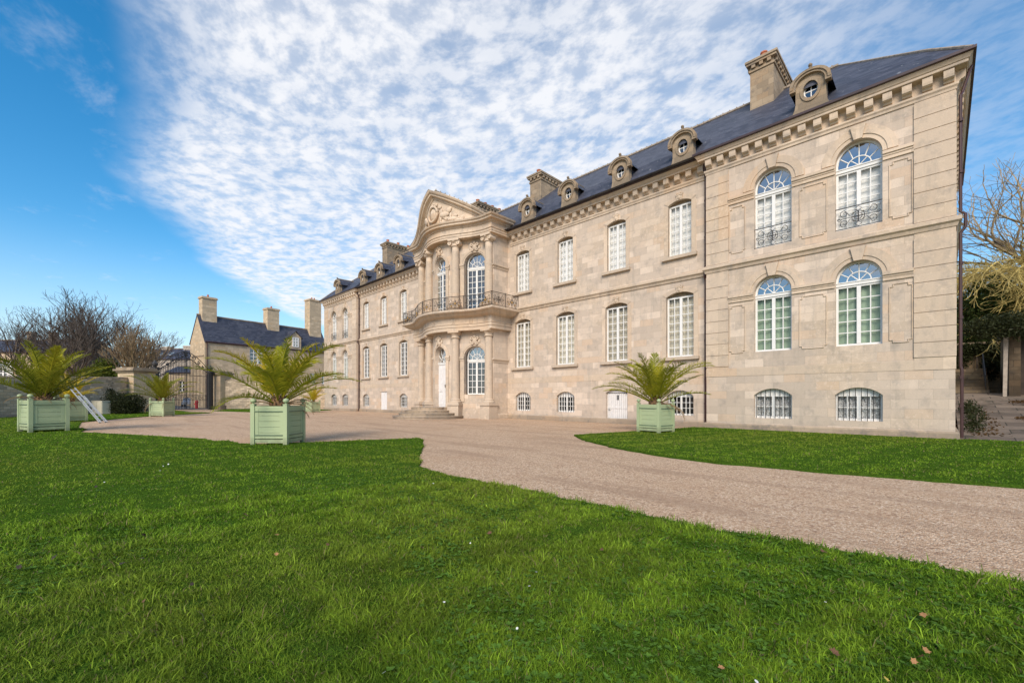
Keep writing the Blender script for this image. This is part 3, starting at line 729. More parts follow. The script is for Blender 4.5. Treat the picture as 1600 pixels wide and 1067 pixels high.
# side piers: mouldings on the returns
for s in (-1, 1):
    for z in (10.55, 3.95):
        pt = MB()
        path = [(s*(PX-.42), -1.42), (s*PX, -1.42), (s*PX, 0)]
        if s < 0: path = path[::-1]
        pt.sweep(path, [(-.03, z), (.04, z), (.05, z+.12), (.12, z+.18), (.12, z+.27), (-.03, z+.3)]); pt.build('pier_moulding', TRIM, man)
    path = [(s*(PX-.45), -1.42), (s*PX, -1.42), (s*PX, 0)]
    if s < 0: path = path[::-1]
    pt = MB(); pt.sweep(path, [(-.03, -.3), (.10, -.3), (.10, .3), (.05, .36), (-.03, .36)])
    pt.build('pier_base', TRIM, man)
COLX = [-4.16, -1.66, 1.66, 4.16]
def column(x, z0, z1, ionic, ped):
    nv = nrm(x); cx, cy = x-nv.x*.06, yc(x)-nv.y*.06; rot = math.atan2(nv.y, nv.x)+PI/2
    mb = MB(); r = .295
    if ped:
        for a, b, e in ((z0, z0+.16, .50), (z0+.16, z0+ped-.14, .44), (z0+ped-.14, z0+ped, .5)): mb.box(-e, e, -e, e, a, b)
    zb = z0+ped
    mb.box(-.44, .44, -.44, .44, zb+.001, zb+.1)
    mb.lathe([(.43, zb+.1), (.43, zb+.17), (.37, zb+.2), (.36, zb+.24), (.38, zb+.28), (r+.02, zb+.31), (r, zb+.36)]+
             [(r*(1-.15*(k/8)**1.6), zb+.36+(z1-.5-zb-.36)*k/8) for k in range(9)]+[(.33, z1-.48), (.33, z1-.43), (.285, z1-.42), (.29, z1-.3), (.38, z1-.17), (.4, z1-.14)], 0, 0, 24)
    if ionic:
        for s in (-1, 1):
            mb.band(s*.33, z1-.27, .03, .15, 0, 2*PI, -.34, .2, 14); mb.ball((s*.33, -.34, z1-.27), .05, 6)
        mb.ball((0, -.33, z1-.14), .1, 8); mb.box(-.3, .3, -.33, .3, z1-.22, z1-.13)
    mb.box(-.43, .43, -.43, .43, z1-.13, z1)
    o = mb.build('column', TRIM, man, loc=(cx, cy, 0)); o.rotation_euler = (0, 0, rot)
    return o
for x in COLX:
    column(x, -.02, 6.26, False, 1.1); column(x, 7.62, 12.86, True, .42)
def closed_bow(off, prof_list, mb, end_x):
    # sweep including the straight returns back to the wall
    for prof in prof_list:
        b = bow(0, -end_x, end_x, 48); path = [(-end_x, 0.02)]+b+[(end_x, 0.02)]
        mb.sweep(path, prof)
EX = 4.5
en = MB(); closed_bow(0, [[(-.6, 6.26), (.30, 6.26), (.30, 6.5), (.34, 6.5), (.34, 6.68), (.38, 6.7), (.38, 6.74), (.30, 6.75), (.30, 7.12), (.42, 7.2), (-.6, 7.2)]], en, EX)
def triglyph(x):
    nv = nrm(x); tx, ty = -nv.y, nv.x
    for k in (-1, 0, 1):
        c = Vector((x, yc(x)))+nv*.3+Vector((tx, ty))*(.105*k)
        pts = [c+Vector((tx, ty))*q*.035 for q in (-1, 1)]
        en.prism([(pts[0].x, pts[0].y, 6.76), (pts[1].x, pts[1].y, 6.76), (pts[1].x, pts[1].y, 7.12), (pts[0].x, pts[0].y, 7.12)], (nv.x*.05, nv.y*.05, 0))
for x in COLX+[0.0, 2.9, -2.9]: triglyph(x)
en.build('lower_entablature', TRIM, man)
# balcony slab + railing
BO = .92; EB = 4.62
sl = MB(); closed_bow(0, [[(-.7, 7.2), (.46, 7.2), (.62, 7.26), (.74, 7.36), (.80, 7.42), (.92, 7.44), (.98, 7.5), (.98, 7.62), (-.7, 7.62)]], sl, EB)
slab = sl.build('balcony_slab', TRIM, man)
rl = MB(); b = bow(0, -EB, EB, 90); path = [Vector((-EB, 0.0))]+[Vector(p) for p in b]+[Vector((EB, 0.0))]
# offset path
off = MB().sweep([tuple(p) for p in path], [(.86, 0.0), (.86, 1.0)], closed_prof=False)
lp = [Vector(off.v[2*i][:2]) for i in range(len(path))]
L = [0.0]
for i in range(1, len(lp)): L.append(L[-1]+(lp[i]-lp[i-1]).length)
def on_rail(s):
    s = max(0, min(L[-1]-1e-4, s)); i = 1
    while L[i] < s: i += 1
    return lp[i-1]+(lp[i]-lp[i-1])*((s-L[i-1])/max(1e-6, L[i]-L[i-1]))
for z, rr in ((8.56, .026), (7.70, .018), (8.46, .010)):
    rl.tube([(*on_rail(L[-1]*i/110), z) for i in range(111)], rr, 5)
gl = MB(); npan = 13; pl = L[-1]/npan
for i in range(npan+1):
    p = on_rail(i*pl); rl.box(p.x-.018, p.x+.018, p.y-.018, p.y+.018, 7.62, 8.6)
    for q in (-.1, .1):
        if 0 < i < npan: p = on_rail(i*pl+q); rl.tube([(p.x, p.y, 7.7), (p.x, p.y, 8.5)], .010, 4)
for i in range(npan):
    q = len(rl.v); rail_panel(rl, pl-.26, .74, .0145); s0 = (i+.5)*pl
    def fn(x, y, z, s0=s0):
        p = on_rail(s0+x); return (p.x, p.y, z+7.71)
    rl.map(fn, q)
    if i % 2 == 0:
        p = on_rail(s0); gl.ball((p.x, p.y, 8.08), .06, 8, (1, 1, 1.2))
        for e in (-.3, .3): p = on_rail(s0+e); gl.ball((p.x, p.y, 7.92), .05, 6)
ro = rl.build('balcony_railing', RUSTY, man); gl.build('gilt_rosettes', GILT, ro)
# upper entablature, pediment
ue = MB(); closed_bow(0, [[(-.6, 12.86), (.28, 12.86), (.28, 13.0), (.31, 13.0), (.31, 13.14), (.36, 13.17), (.36, 13.21), (.27, 13.22), (.27, 13.56), (.34, 13.6), (.36, 13.68), (.50, 13.72), (.58, 13.74), (.60, 13.86), (.68, 13.90), (.72, 14.0), (-.6, 14.0)]], ue, EX)
b = bow(.30, -4.3, 4.3, 120)
for i in range(0, 120):
    p = b[i]; ue.box(p[0]-.022, p[0]+.022, p[1]-.045, p[1]+.05, 13.59, 13.665)
ue.build('upper_entablature', TRIM, man)
AP = 16.62; SL = .565
zr = lambda x: AP-SL*abs(x)
ty = MB(); to = [(-4.3, 14.0), (4.3, 14.0), (0, zr(0)-.1)]
ty_map = lambda u, z, d: (u+nrm(u).x*.22, yc(u)+nrm(u).y*.22, z)
wall(ty, [(-4.5, 13.98), (4.5, 13.98), (4.5, zr(4.5)), (0, zr(0)), (-4.5, zr(4.5))], [], .1, ty_map, du=.25)
ty.build('tympanum', TRIM, man)
rk = MB()
def raking(prof):
    n = 60; b = len(rk.v); m = len(prof)
    for i in range(n+1):
        x = -4.8+9.6*i/n; xx = x; nv = nrm(xx)
        for d, dz in prof: rk.v.append((x+nv.x*d*(1 if abs(x) < 4.6 else 0), yc(xx)+nv.y*d, max(13.9, zr(x)+dz)))
    for i in range(n):
        for k in range(m): a = b+i*m+k; c = b+i*m+(k+1) % m; rk.f.append((a, c, c+m, a+m))
    rk.f.append(tuple(b+k for k in range(m))[::-1]); rk.f.append(tuple(b+n*m+k for k in range(m)))
raking([(.1, -.50), (.27, -.50), (.31, -.44), (.31, -.36), (.40, -.32), (.54, -.28), (.56, -.15), (.66, -.11), (.72, .0), (.72, .05), (.1, .08)])
rk.build('raking_cornice', TRIM, man)
gr = MB(); n = 40
for i in range(n):
    xa, xb = -4.8+9.6*i/n, -4.8+9.6*(i+1)/n
    pa, pb = [(x+0, yc(x)-.74, zr(x)+.085) for x in (xa, xb)]
    gr.poly([pa, pb, (xb, 6.2, zr(xb)+.085), (xa, 6.2, zr(xa)+.085)])
for s in (-1, 1): gr.poly([(s*4.7, -1.7, 13.9), (s*4.7, 6, 13.9), (s*4.7, 6, zr(4.7)+.08), (s*4.7, -1.7, zr(4.7)+.08)])
po = gr.build('pavilion_roof', SLATE, man)
g2 = MB()
for i in range(22): y = -3.2+i*.42; g2.tube([(0, y, AP+.13), (0, y+.4, AP+.13)], .1, 6); g2.tube([(0, y+.1, AP+.2), (0, y+.1, AP+.33)], [.05, .03], 5)
g2.build('ridge_tiles', OLDSTONE, po)
# carved arms in the tympanum: shield, crown, two beasts and trophies
rf = MB(); rnd = random.Random(3)
def RB(x, z, r, sx=1, sz=1, d=.5): rf.ball((x, -.02, z), r, 10, (sx, d, sz))
RB(0, 14.95, .42, .9, 1.2, .4); rf.band(0, 14.95, .40, .52, 0, 2*PI, -.2, .0, 20, ez=1.2)
for i in range(5): RB((i-2)*.15, 15.62+.06*(2-abs(i-2)), .1)
rf.box(-.36, .36, -.14, .02, 15.46, 15.56)
for s in (-1, 1):
    RB(s*.98, 14.72, .3, 1.35, .75); RB(s*1.3, 14.98, .2, 1, 1); RB(s*1.42, 15.1, .14); RB(s*.74, 15.0, .17, .8, 1.3); RB(s*1.12, 14.5, .12, .8, 2); RB(s*1.45, 14.6, .11, .8, 1.9); RB(s*.66, 14.55, .14, .8, 2)
    RB(s*1.62, 14.32, .2, 2.2, .7); RB(s*2.0, 14.22, .14, 2.4, .7); RB(s*.6, 15.35, .13, 1.2, 1)
    for i in range(26):
        x = s*rnd.uniform(.45, 2.4); z = 14.12+rnd.random()*max(.05, (1.35-.5*abs(x))); RB(x, z, rnd.uniform(.05, .11), rnd.uniform(.8, 1.6), rnd.uniform(.8, 1.5), .8)
def rfm(x, y, z): nv = nrm(x); return (x+nv.x*(.24-y), yc(x)+nv.y*(.24-y), z)
rf.map(rfm).build('relief', TRIM, man, smooth=True)
# pavilion windows and door
fr_u = kit_arch(1.5, 4.22, 4, 7, '', 3.06, glass=GLASSD); fr_l = kit_arch(1.5, 3.48, 4, 5, '', 2.38, glass=GLASSD); fr_d = kit_arch(1.5, 4.52, 4, 5, '', 3.2, door=True)
def bay(kit, x, z, dep=.34):
    nv = nrm(x); p = bmap(x, z, dep); return kit.place(man, p, math.atan2(nv.y, nv.x)+PI/2)
for x in (-BAYX, 0, BAYX): bay(fr_u, x, 7.7)
for x in (-BAYX, BAYX): bay(fr_l, x, 1.72)
fo = bay(fr_d, 0, .78, .42)
dm = MB(); dm.box(-.75, .75, -.03, .05, 0, 3.2); dm.box(-.018, .018, -.05, -.031, .05, 3.15)
for s in (-1, 1):
    for a, b in ((.12, 1.0), (1.18, 3.02)):
        for e, y in ((0, -.048), (.06, -.062)):
            dm.box(s*.375-.27+e, s*.375+.27-e, y, -.031, a+e, b-e)
    dm.band(s*.375, 2.86, .1, .16, 0, 2*PI, -.075, -.03, 12); dm.band(s*.375, 1.3, .1, .16, 0, 2*PI, -.072, -.03, 12)
do = dm.build('door', DOORW, man, loc=bmap(0, .78, .42))
h = MB(); h.ball((.3, -.1, 1.62), .07, 8); h.box(.26, .34, -.066, -.052, 1.4, 1.75); h.tube([(.3, -.1, 1.6), (.3, -.14, 1.46)], .025, 5); h.build('handle', IRON, do)
# dark rooms behind the unveiled lights
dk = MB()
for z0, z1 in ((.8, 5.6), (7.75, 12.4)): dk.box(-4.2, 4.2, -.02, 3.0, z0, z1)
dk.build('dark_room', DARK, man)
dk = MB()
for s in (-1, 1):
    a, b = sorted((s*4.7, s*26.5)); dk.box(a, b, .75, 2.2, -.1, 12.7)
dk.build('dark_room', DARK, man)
st = MB()
for i, r in enumerate((2.55, 2.12, 1.68, 1.24)):
    z0, z1 = .2*i-.03*(i == 0), .2*(i+1)
    st.lathe([(r, z0), (r, z1-.07), (r+.035, z1-.06), (r+.035, z1-.01), (r+.02, z1)], 0, -3.75, 48)
st.box(-1.15, 1.15, -3.6, -2.4, .0, .79)
st.build('steps', STEPST, man)

# ================================================================== ground
def struct(o): o['kind'] = 'structure'; return o
g = MB(); g.poly([(-700,-500,0),(500,-500,0),(500,900,0),(-700,900,0)])
struct(g.build('ground', GRAVEL))
LAWN = [(14,4.95),(3,5.1),(.5,5.3),(-1,5.1),(-2,4.97),(-3.2,5.05),(-4.98,5.02),(-6.4,5.0),(-7.8,5.15),(-9.6,6.3),(-11.2,7.5),(-12.8,8.55),(-13.4,8.85),(-13.9,7.6),(-14.6,5.7),(-15.2,4.2),(-15.9,3.75),(-17.3,3.75),(-17.4,3.4),(-18.6,3.3),(-22.5,1.8),
        (-26.2,.15),(-28.2,.5),(-30,.2),(-36.8,.4),(-40.5,2.1),(-44.6,4.35),(-49.5,9.1),(-51.2,9.6),(-54,8.4),(-66,8.4),(-66,-8),(-50,-40),(14,-40)]
LAWN2 = [(-10.2,13.75),(-9,12.6),(-6.92,11.25),(-5.4,10.6),(-3.85,10.25),(-1.5,10.5),(1.0,11.0),(5,12.2),(14,14.5),(22,24),(.75,21.9),(.5,21.55),(-8.1,21.5),(-8.6,21.4),(-9.2,18)]
LAWN3 = [(-57,11.0),(-50.4,12.7),(-50.1,19),(-50.4,21.2),(-53.4,21.5),(-57,21.5),(-70,16)]
def ragged(poly):
    out = []; rn = random.Random(len(poly))
    for i in range(len(poly)):
        p = Vector(poly[i]); q = Vector(poly[(i+1) % len(poly)]); m = max(1, min(60, int((q-p).length/.22))) if max(abs(p.x), abs(p.y)) < 34 and p.y > -3 else 1; nn = (q-p).normalized(); nn = Vector((-nn.y, nn.x))
        for k in range(m): out.append(tuple(p+(q-p)*k/m+nn*rn.gauss(0, .022)+nn*.014*math.sin(k*.9+i)))
    return out
LAWN, LAWN2, LAWN3 = ragged(LAWN), ragged(LAWN2), ragged(LAWN3)
def lawn(poly, h):
    m = MB(); a = sum(poly[i][0]*poly[(i+1) % len(poly)][1]-poly[(i+1) % len(poly)][0]*poly[i][1] for i in range(len(poly)))
    P_ = poly if a > 0 else poly[::-1]
    m.prism([(x, y, -.03) for x, y in P_], (0, 0, h+.03)); return struct(m.build('lawn', TURF))
lawn(LAWN, .045); lawn(LAWN2, .06); lawn(LAWN3, .05)
def inpoly(X, Y, poly):
    c = np.zeros(X.shape, bool); j = len(poly)-1
    for i in range(len(poly)):
        xi, yi = poly[i]; xj, yj = poly[j]
        if yi != yj: c ^= ((yi > Y) != (yj > Y)) & (X < (xj-xi)*(Y-yi)/(yj-yi)+xi)
        j = i
    return c
PH = rng.uniform(0, 6.28, (14, 3)); FR = rng.normal(0, 1, (14, 2))
def patch(X, Y, sc_):       # cheap smooth noise in 0..1
    v = np.zeros(X.shape)
    for k in range(14): v += np.sin(FR[k, 0]*X*sc_+FR[k, 1]*Y*sc_+PH[k, 0])
    return np.clip(.5+v/9, 0, 1)
def mesh_np(name, V, Q, T, cols, mat):
    me = bpy.data.meshes.new(name); nq, nt_ = len(Q), len(T)
    me.vertices.add(len(V)); me.vertices.foreach_set('co', V.astype(np.float32).ravel())
    me.loops.add(nq*4+nt_*3); me.loops.foreach_set('vertex_index', np.concatenate([Q.ravel(), T.ravel()]).astype(np.int32))
    me.polygons.add(nq+nt_)
    ls = np.concatenate([np.arange(nq)*4, nq*4+np.arange(nt_)*3]).astype(np.int32); me.polygons.foreach_set('loop_start', ls)
    me.update(calc_edges=True)
    if cols is not None:
        at = me.attributes.new('col', 'FLOAT_COLOR', 'POINT'); at.data.foreach_set('color', cols.astype(np.float32).ravel())
    me.materials.append(mat); o = bpy.data.objects.new(name, me); C.objects.link(o); return o
def blades(n, r0, r1, pw_, poly_h):
    # sample places in the sector in front of the viewpoint, sparser with distance
    u_ = rng.random(n); a = 2-pw_; r = (r0**a+(r1**a-r0**a)*u_)**(1/a)
    th = rng.uniform(-.93, .93, n)+A+PI/2; X = r*np.cos(th); Y = r*np.sin(th)
    keep = np.zeros(n, bool); Z = np.zeros(n)
    for poly, h in poly_h:
        k = inpoly(X+rng.normal(0, .03, n), Y+rng.normal(0, .03, n), poly); keep |= k; Z[k] = h
    return X[keep], Y[keep], Z[keep]-.012, r[keep]
def grass(name, n, r0, r1, pw_, polys, hmul=1.0, tufts=0):
    X, Y, Z, r = blades(n, r0, r1, pw_, polys); n0 = len(X)
    if tufts:      # taller tussocks
        tx, ty_, tz, tr_ = blades(tufts, r0, r1, 1.2, polys); k = 70; j = np.repeat(np.arange(len(tx)), k); sp_ = rng.uniform(.025, .10, len(tx))[j]
        X = np.concatenate([X, tx[j]+rng.normal(0, 1, len(j))*sp_]); Y = np.concatenate([Y, ty_[j]+rng.normal(0, 1, len(j))*sp_]); Z = np.concatenate([Z, tz[j]]); r = np.concatenate([r, tr_[j]])
    gap = patch(X+3, Y+8, 13.0)*.6+patch(X-9, Y+2, 4.0)*.4; kk = (rng.random(len(X)) < np.clip((gap-.33)*9, .22 if tufts else .75, 1)); kk[n0:] = True
    n0 = int(kk[:n0].sum()); X, Y, Z, r = X[kk], Y[kk], Z[kk], r[kk]; n = len(X)
    p1 = patch(X, Y, 3.6); p2 = patch(X+40, Y-17, 9.5); p3 = patch(X-11, Y+5, .5)
    k_ = (p1*.5+p2*.5)
    H_ = (.020+.036*k_**1.2)*rng.uniform(.45, 1.35, n)*hmul
    H_ *= np.where(rng.random(n) < .04, 1.7, 1.0); H_[n0:] *= rng.uniform(1.1, 1.8, n-n0)
    wd_ = .0023*(np.maximum(r, 2.4)/2.6)**.78*rng.uniform(.7, 1.35, n)
    az = rng.uniform(0, 2*PI, n); lean = rng.uniform(.15, 1.25, n)*H_; la = patch(X, Y, 3.1)*7+rng.normal(0, 1.9, n)
    px_, py_ = np.cos(az)*wd_, np.sin(az)*wd_; lx, ly = np.cos(la)*lean, np.sin(la)*lean
    V = np.empty((n, 5, 3))
    V[:, 0] = np.stack([X-px_, Y-py_, Z], 1); V[:, 1] = np.stack([X+px_, Y+py_, Z], 1)
    V[:, 2] = np.stack([X+px_*.8+lx*.38, Y+py_*.8+ly*.38, Z+H_*.6], 1); V[:, 3] = np.stack([X-px_*.8+lx*.38, Y-py_*.8+ly*.38, Z+H_*.6], 1)
    V[:, 4] = np.stack([X+lx, Y+ly, Z+H_*(1-.18*(lean/H_))], 1)
    b = np.arange(n)*5; Q = np.stack([b, b+1, b+2, b+3], 1); T = np.stack([b+3, b+2, b+4], 1)
    c0 = np.array([.052, .125, .008]); c1 = np.array([.225, .35, .026]); c2 = np.array([.24, .27, .035]); c3 = np.array([.24, .20, .09])
    f = np.clip(.7*p2+.25*patch(X-3, Y+9, .9)+.65*rng.random(n)-.35, 0, 1)[:, None]
    col = c0*(1-f)+c1*f
    y_ = (np.clip(p3*1.5-.55, 0, 1)*.55+.25*np.clip(p1-.5, 0, 1))[:, None]; col = col*(1-y_)+c2*y_
    col = col*np.exp(rng.normal(0, .30 if tufts else .14, n))[:, None]
    d_ = (rng.random(n) < .045)[:, None]; col = np.where(d_, c3, col)
    cv = np.ones((n, 5, 4)); cv[:, :, :3] = col[:, None, :]
    o = mesh_np(name, V.reshape(-1, 3), Q, T, cv.reshape(-1, 4), GRASSM); return o
NEAR = [(LAWN, .045)]; FAR = [(LAWN, .045), (LAWN2, .06), (LAWN3, .05)]
o = grass('grass', 700000, 2.0, 7.5, 1.35, NEAR, tufts=2400); o['kind'] = 'stuff'; o['label'] = 'uneven green grass of the near lawn'; o['category'] = 'grass'
o = grass('grass', 700000, 7.2, 62, 1.6, FAR, 1.0); o['kind'] = 'stuff'; o['label'] = 'grass of the lawns farther off and by the walls'; o['category'] = 'grass'
# low broad-leaved weeds between the blades
def weeds(n):
    vs, qs, cs = [], [], []; k = 0
    X = []; Y = []
    while len(X) < n:
        r = random.uniform(2.1, 9.5)**1.0; th = random.uniform(-.93, .93)+A+PI/2; x, y = r*math.cos(th), r*math.sin(th)
        pp = patch(np.array([x+7.0]), np.array([y-3.0]), 1.1)[0]
        if pp > .52 and inpoly(np.array([x]), np.array([y]), LAWN)[0]: X.append(x); Y.append(y)
    for x, y in zip(X, Y):
        m = random.randint(4, 8); a0 = random.random()*6.28; s0 = random.uniform(.010, .026); z0 = random.uniform(.045, .075); tone = random.uniform(.7, 1.35)
        for i in range(m):
            a = a0+2*PI*i/m+random.uniform(-.3, .3); ln = s0*random.uniform(.7, 1.4); w = ln*random.uniform(.28, .42); up = random.uniform(-.1, .45)*ln
            dx, dy = math.cos(a), math.sin(a); nx, ny = -dy, dx
            vs += [(x, y, z0), (x+dx*ln*.55+nx*w, y+dy*ln*.55+ny*w, z0+up*.8), (x+dx*ln, y+dy*ln, z0+up), (x+dx*ln*.55-nx*w, y+dy*ln*.55-ny*w, z0+up*.8)]
            qs.append((k, k+1, k+2, k+3)); k += 4; cs += [(.11*tone, .215*tone, .03*tone, 1)]*4
    o = mesh_np('weeds', np.array(vs), np.array(qs), np.zeros((0, 3), int), np.array(cs), GRASSM)
    o['kind'] = 'stuff'; o['label'] = 'low broad leaved weeds among the grass'; o['category'] = 'weeds'
weeds(5200)
def leafmesh(kind):
    m = MB(); pts = [(0,-.5),(.16,-.3),(.34,-.28),(.28,-.05),(.46,.1),(.2,.2),(0,.52),(-.2,.2),(-.44,.12),(-.27,-.05),(-.36,-.26),(-.15,-.3)]
    for i in range(len(pts)):
        a, b = pts[i], pts[(i+1) % len(pts)]
        m.poly([(0, 0, 0), (a[0], a[1], .35*(a[0]**2)+.1*a[1]), (b[0], b[1], .35*(b[0]**2)+.1*b[1])])
    return m
LEAFC = {'brown': plain_mat('leaf_brown', (.12, .055, .025), .8, .4, 9), 'tan': plain_mat('leaf_tan', (.34, .17, .065), .8, .3, 9), 'dark': plain_mat('leaf_dark', (.03, .018, .012), .8, .4, 9), 'yellow': plain_mat('leaf_yellow', (.45, .33, .06), .8, .3, 9)}
def gnd(px, py, z=0.0):
    tt = (HC-z)*F_/(py-HY); return W(px, tt, z)
LSPEC = [('dark',122,828),('dark',85,870),('dark',150,760),('dark',225,835),('dark',30,885),('dark',300,912),('dark',222,872),('dark',190,880),('brown',225,938),('brown',384,804),('tan',432,835),('tan',432,865),('tan',284,758),('tan',593,758),('tan',251,908),('brown',540,792),('tan',720,810),('brown',745,812),('brown',765,832),('brown',660,855),('brown',512,850),
         ('tan',1308,962),('tan',1330,966),('brown',1215,975),('tan',1443,960),('brown',1588,920),('tan',1590,976),('brown',1190,1023),('tan',1428,1032),('tan',1447,1015),('brown',1440,1025),('brown',1304,1018),('tan',1127,1042),('yellow',785,912),('brown',940,858),('yellow',1385,1060),('brown',1285,860),('brown',1290,862)]
lp_ = {k: leafmesh(k).build('fallen_leaf', m) for k, m in LEAFC.items()}; used = set()
LW = {'dark': 'dark rotting leaf lying in the near lawn', 'brown': 'curled brown leaf lying in the near lawn', 'tan': 'pale tan leaf lying in the near lawn', 'yellow': 'yellow leaf lying in the near lawn'}
for k, x, y in LSPEC:
    o = lp_[k] if k not in used else lp_[k].copy()
    if k in used: C.objects.link(o)
    used.add(k); p = gnd(x, y, .10); r_ = (p.xy).length
    o.location = p; s_ = random.uniform(.038, .062)*(1 if r_ < 6 else 1.4); o.scale = (s_, s_*random.uniform(.6, 1.2), s_*random.uniform(1, 2.2))
    o.rotation_euler = (random.uniform(-.7, .7), random.uniform(-.7, .7), random.uniform(0, 6.28)); tag(o, LW[k], 'leaf', 'fallen '+k+' leaves on the grass')
# daisies
dz = MB()
for i in range(9): a = 2*PI*i/9; dz.poly([(0, 0, 0), (.5*math.cos(a-.28), .5*math.sin(a-.28), .05), (.6*math.cos(a), .6*math.sin(a), .04), (.5*math.cos(a+.28), .5*math.sin(a+.28), .05)])
dzo = dz.build('daisy', WHITE); f_ = True
for x, y in [(263,725),(250,735),(255,728),(238,736),(694,940),(827,915),(1115,892),(735,848),(838,893),(808,981),(797,999),(1242,890),(1541,911),(1182,1064),(1290,940),(600,1050),(118,700),(163,753),(677,755)]:
    o = dzo if f_ else dzo.copy()
    if not f_: C.objects.link(o)
    f_ = False; o.location = gnd(x, y, .095); s_ = random.uniform(.013, .020)*(1 if y > 800 else 1.5); o.scale = (s_, s_, s_); o.rotation_euler = (random.uniform(-.5, .5), random.uniform(-.9, 0), random.random()*6)
    tag(o, 'tiny white daisy in the grass of the near lawn', 'daisy', 'daisies in the grass')

# ================================================================== planters and palms
def make_planter():     # 1 m square, 1.17 m to the top of the posts
    r = empty('planter_box', 'x', 'planter'); mb = MB(); h = .5
    lv = [(.19, .345), (.352, .50), (.507, .655), (.662, .81), (.817, 1.06)]
    for a, b in lv:
        for q in (-1, 1):
            y = q*(h-.045); mb.box(-h+.06, h-.06, y-.018, y+.018, a, b); mb.box(y-.018, y+.018, -h+.06, h-.06, a, b)
    for q in (-1, 1):
        y = q*(h-.05)
        for a, b in ((.07, .165),): mb.box(-h+.05, h-.05, y-.022, y+.022, a, b); mb.box(y-.022, y+.022, -h+.05, h-.05, a, b)
        y = q*(h-.024)
        for a, b in ((1.0, 1.07), (.19, .26)): mb.box(-h+.1, h-.1, y-.006, y+.006, a, b); mb.box(y-.006, y+.006, -h+.1, h-.1, a, b)
        for e in (-1, 1):
            x = e*(h-.16); mb.box(x-.05, x+.05, y-.005, y+.005, .262, .998); mb.box(y-.005, y+.005, x-.05, x+.05, .262, .998)
    mb.box(-h+.07, h-.07, -h+.07, h-.07, .16, .17)
    mb.build('panel', GREEN, r)
    sg = plain_mat('strap_green', (.15, .20, .12), .5)
    for z in (.285, .93):
        ib = MB()
        for q in (-1, 1): y = q*(h-.008); ib.box(-h+.03, h-.03, y-.008, y+.008, z-.014, z+.014); ib.box(y-.008, y+.008, -h+.03, h-.03, z-.017, z+.011)
        ib.build('strap', sg, r)
    so = MB(); so.box(-h+.07, h-.07, -h+.07, h-.07, .9, .99); so.build('soil', SOIL, r)
    for q in (-1, 1):
        for e in (-1, 1):
            p = MB(); p.box(-.055, .055, -.055, .055, 0, 1.11); p.box(-.062, .062, -.062, .062, 1.111, 1.13); po_ = p.build('post', GREEN, r, loc=(q*(h-.05), e*(h-.05), 0))
            fi = MB(); fi.lathe([(.045, 1.13), (.022, 1.14), (.022, 1.155), (.06, 1.17), (.08, 1.215), (.066, 1.26), (.02, 1.285)], 0, 0, 12); fi.build('finial', GREEN, po_, smooth=True)
    return r
plant0 = make_planter()
PL = [  # px of centre, world xy, size, angle phi, label
    ((-15.18, 4.69), 1.14, 1.5, 'pale green planter box by itself at the gravel edge of the near lawn'),
    ((-8.59, 17.3), 1.09, 52.8, 'green planter box on the far lawn by the basement windows'),
    ((-27.75, -.85), 1.25, 27, 'large green planter box on the grass at the far left'),
    ((-44.08, 5.05), 1.13, 0, 'small green planter box in front of the iron gate'),
    (tuple(W(489, 44, 0).xy), .98, 31, 'small green planter box by the wall near the left wing'),
    (tuple(W(110, 26.8, 0).xy), 1.15, 20, 'green planter box half hidden behind the large one, with the ladder against it')]
def frond_mesh(L, e0, bend, seed, npair=46, wmul=1.0, droop=.35):
    rn = random.Random(seed); mb = MB(); n = 18; pts = []; x = z = 0; e = e0; y = 0; sw = rn.uniform(-.25, .25)
    T = []
    for i in range(n+1):
        s = i/n; e = e0-bend*s**1.6; pts.append(Vector((x, y, z))); T.append(Vector((math.cos(e), sw*s, math.sin(e))).normalized())
        d = L/n; x += T[-1].x*d; y += T[-1].y*d; z += T[-1].z*d
    mb.tube(pts, [.030*(1-.85*i/n)+.003 for i in range(n+1)], 4)
    def at(s): k = min(n-1, int(s*n)); f = s*n-k; return pts[k].lerp(pts[k+1], f), T[k]
    for i in range(npair):
        s = .13+.87*(i+rn.uniform(-.3, .3))/npair; s = min(.995, max(.1, s)); p, tv = at(s)
        side = Vector((0, 1, 0)); side = (side-tv*side.dot(tv)).normalized(); up = tv.cross(side)*-1
        if up.z < 0: up = -up
        ln = L*.185*(math.sin(PI*min(1, .16+.80*s))**.7)*rn.uniform(.85, 1.1)
        for q in (-1, 1):
            an = R(rn.uniform(52, 76)-26*s); dv_ = (tv*math.cos(an)+side*q*math.sin(an)*.86+up*math.sin(an)*rn.uniform(.05, .75)).normalized()
            tip = p+dv_*ln+Vector((0, 0, -droop*ln*rn.uniform(.1, .7))); midp = p+dv_*ln*.5
            w = .0145*wmul*(.6+.4*math.sin(PI*s)); wv = tv*w+up*w*.4
            b = len(mb.v); mb.v += [tuple(p-wv*.6), tuple(p+wv*.6), tuple(midp+wv), tuple(midp-wv), tuple(tip)]
            mb.f += [(b, b+1, b+2, b+3), (b+3, b+2, b+4)]
    return mb
FR_ = {}
def frond(kind, var, mat):
    key = (kind, var, mat.name)
    if key not in FR_:
        L, e0, bd = {'up': (2.5, R(80), R(45)), 'mid': (2.95, R(63), R(58)), 'low': (3.1, R(40), R(46)), 'flat': (2.7, R(24), R(52)), 'dead': (1.6, R(10), R(90))}[kind]
        mb = frond_mesh(L*(1+.08*var), e0-R(5)*var, bd+R(12)*var, hash(kind) % 91 if False else len(FR_)*7+var, npair=66 if kind != 'dead' else 22, wmul=1.3 if kind != 'dead' else .7, droop=.3 if kind != 'dead' else 1.0)
        o = mb.build('frond', mat, None, fix=False); FR_[key] = o; return o
    o = FR_[key].copy(); C.objects.link(o); return o
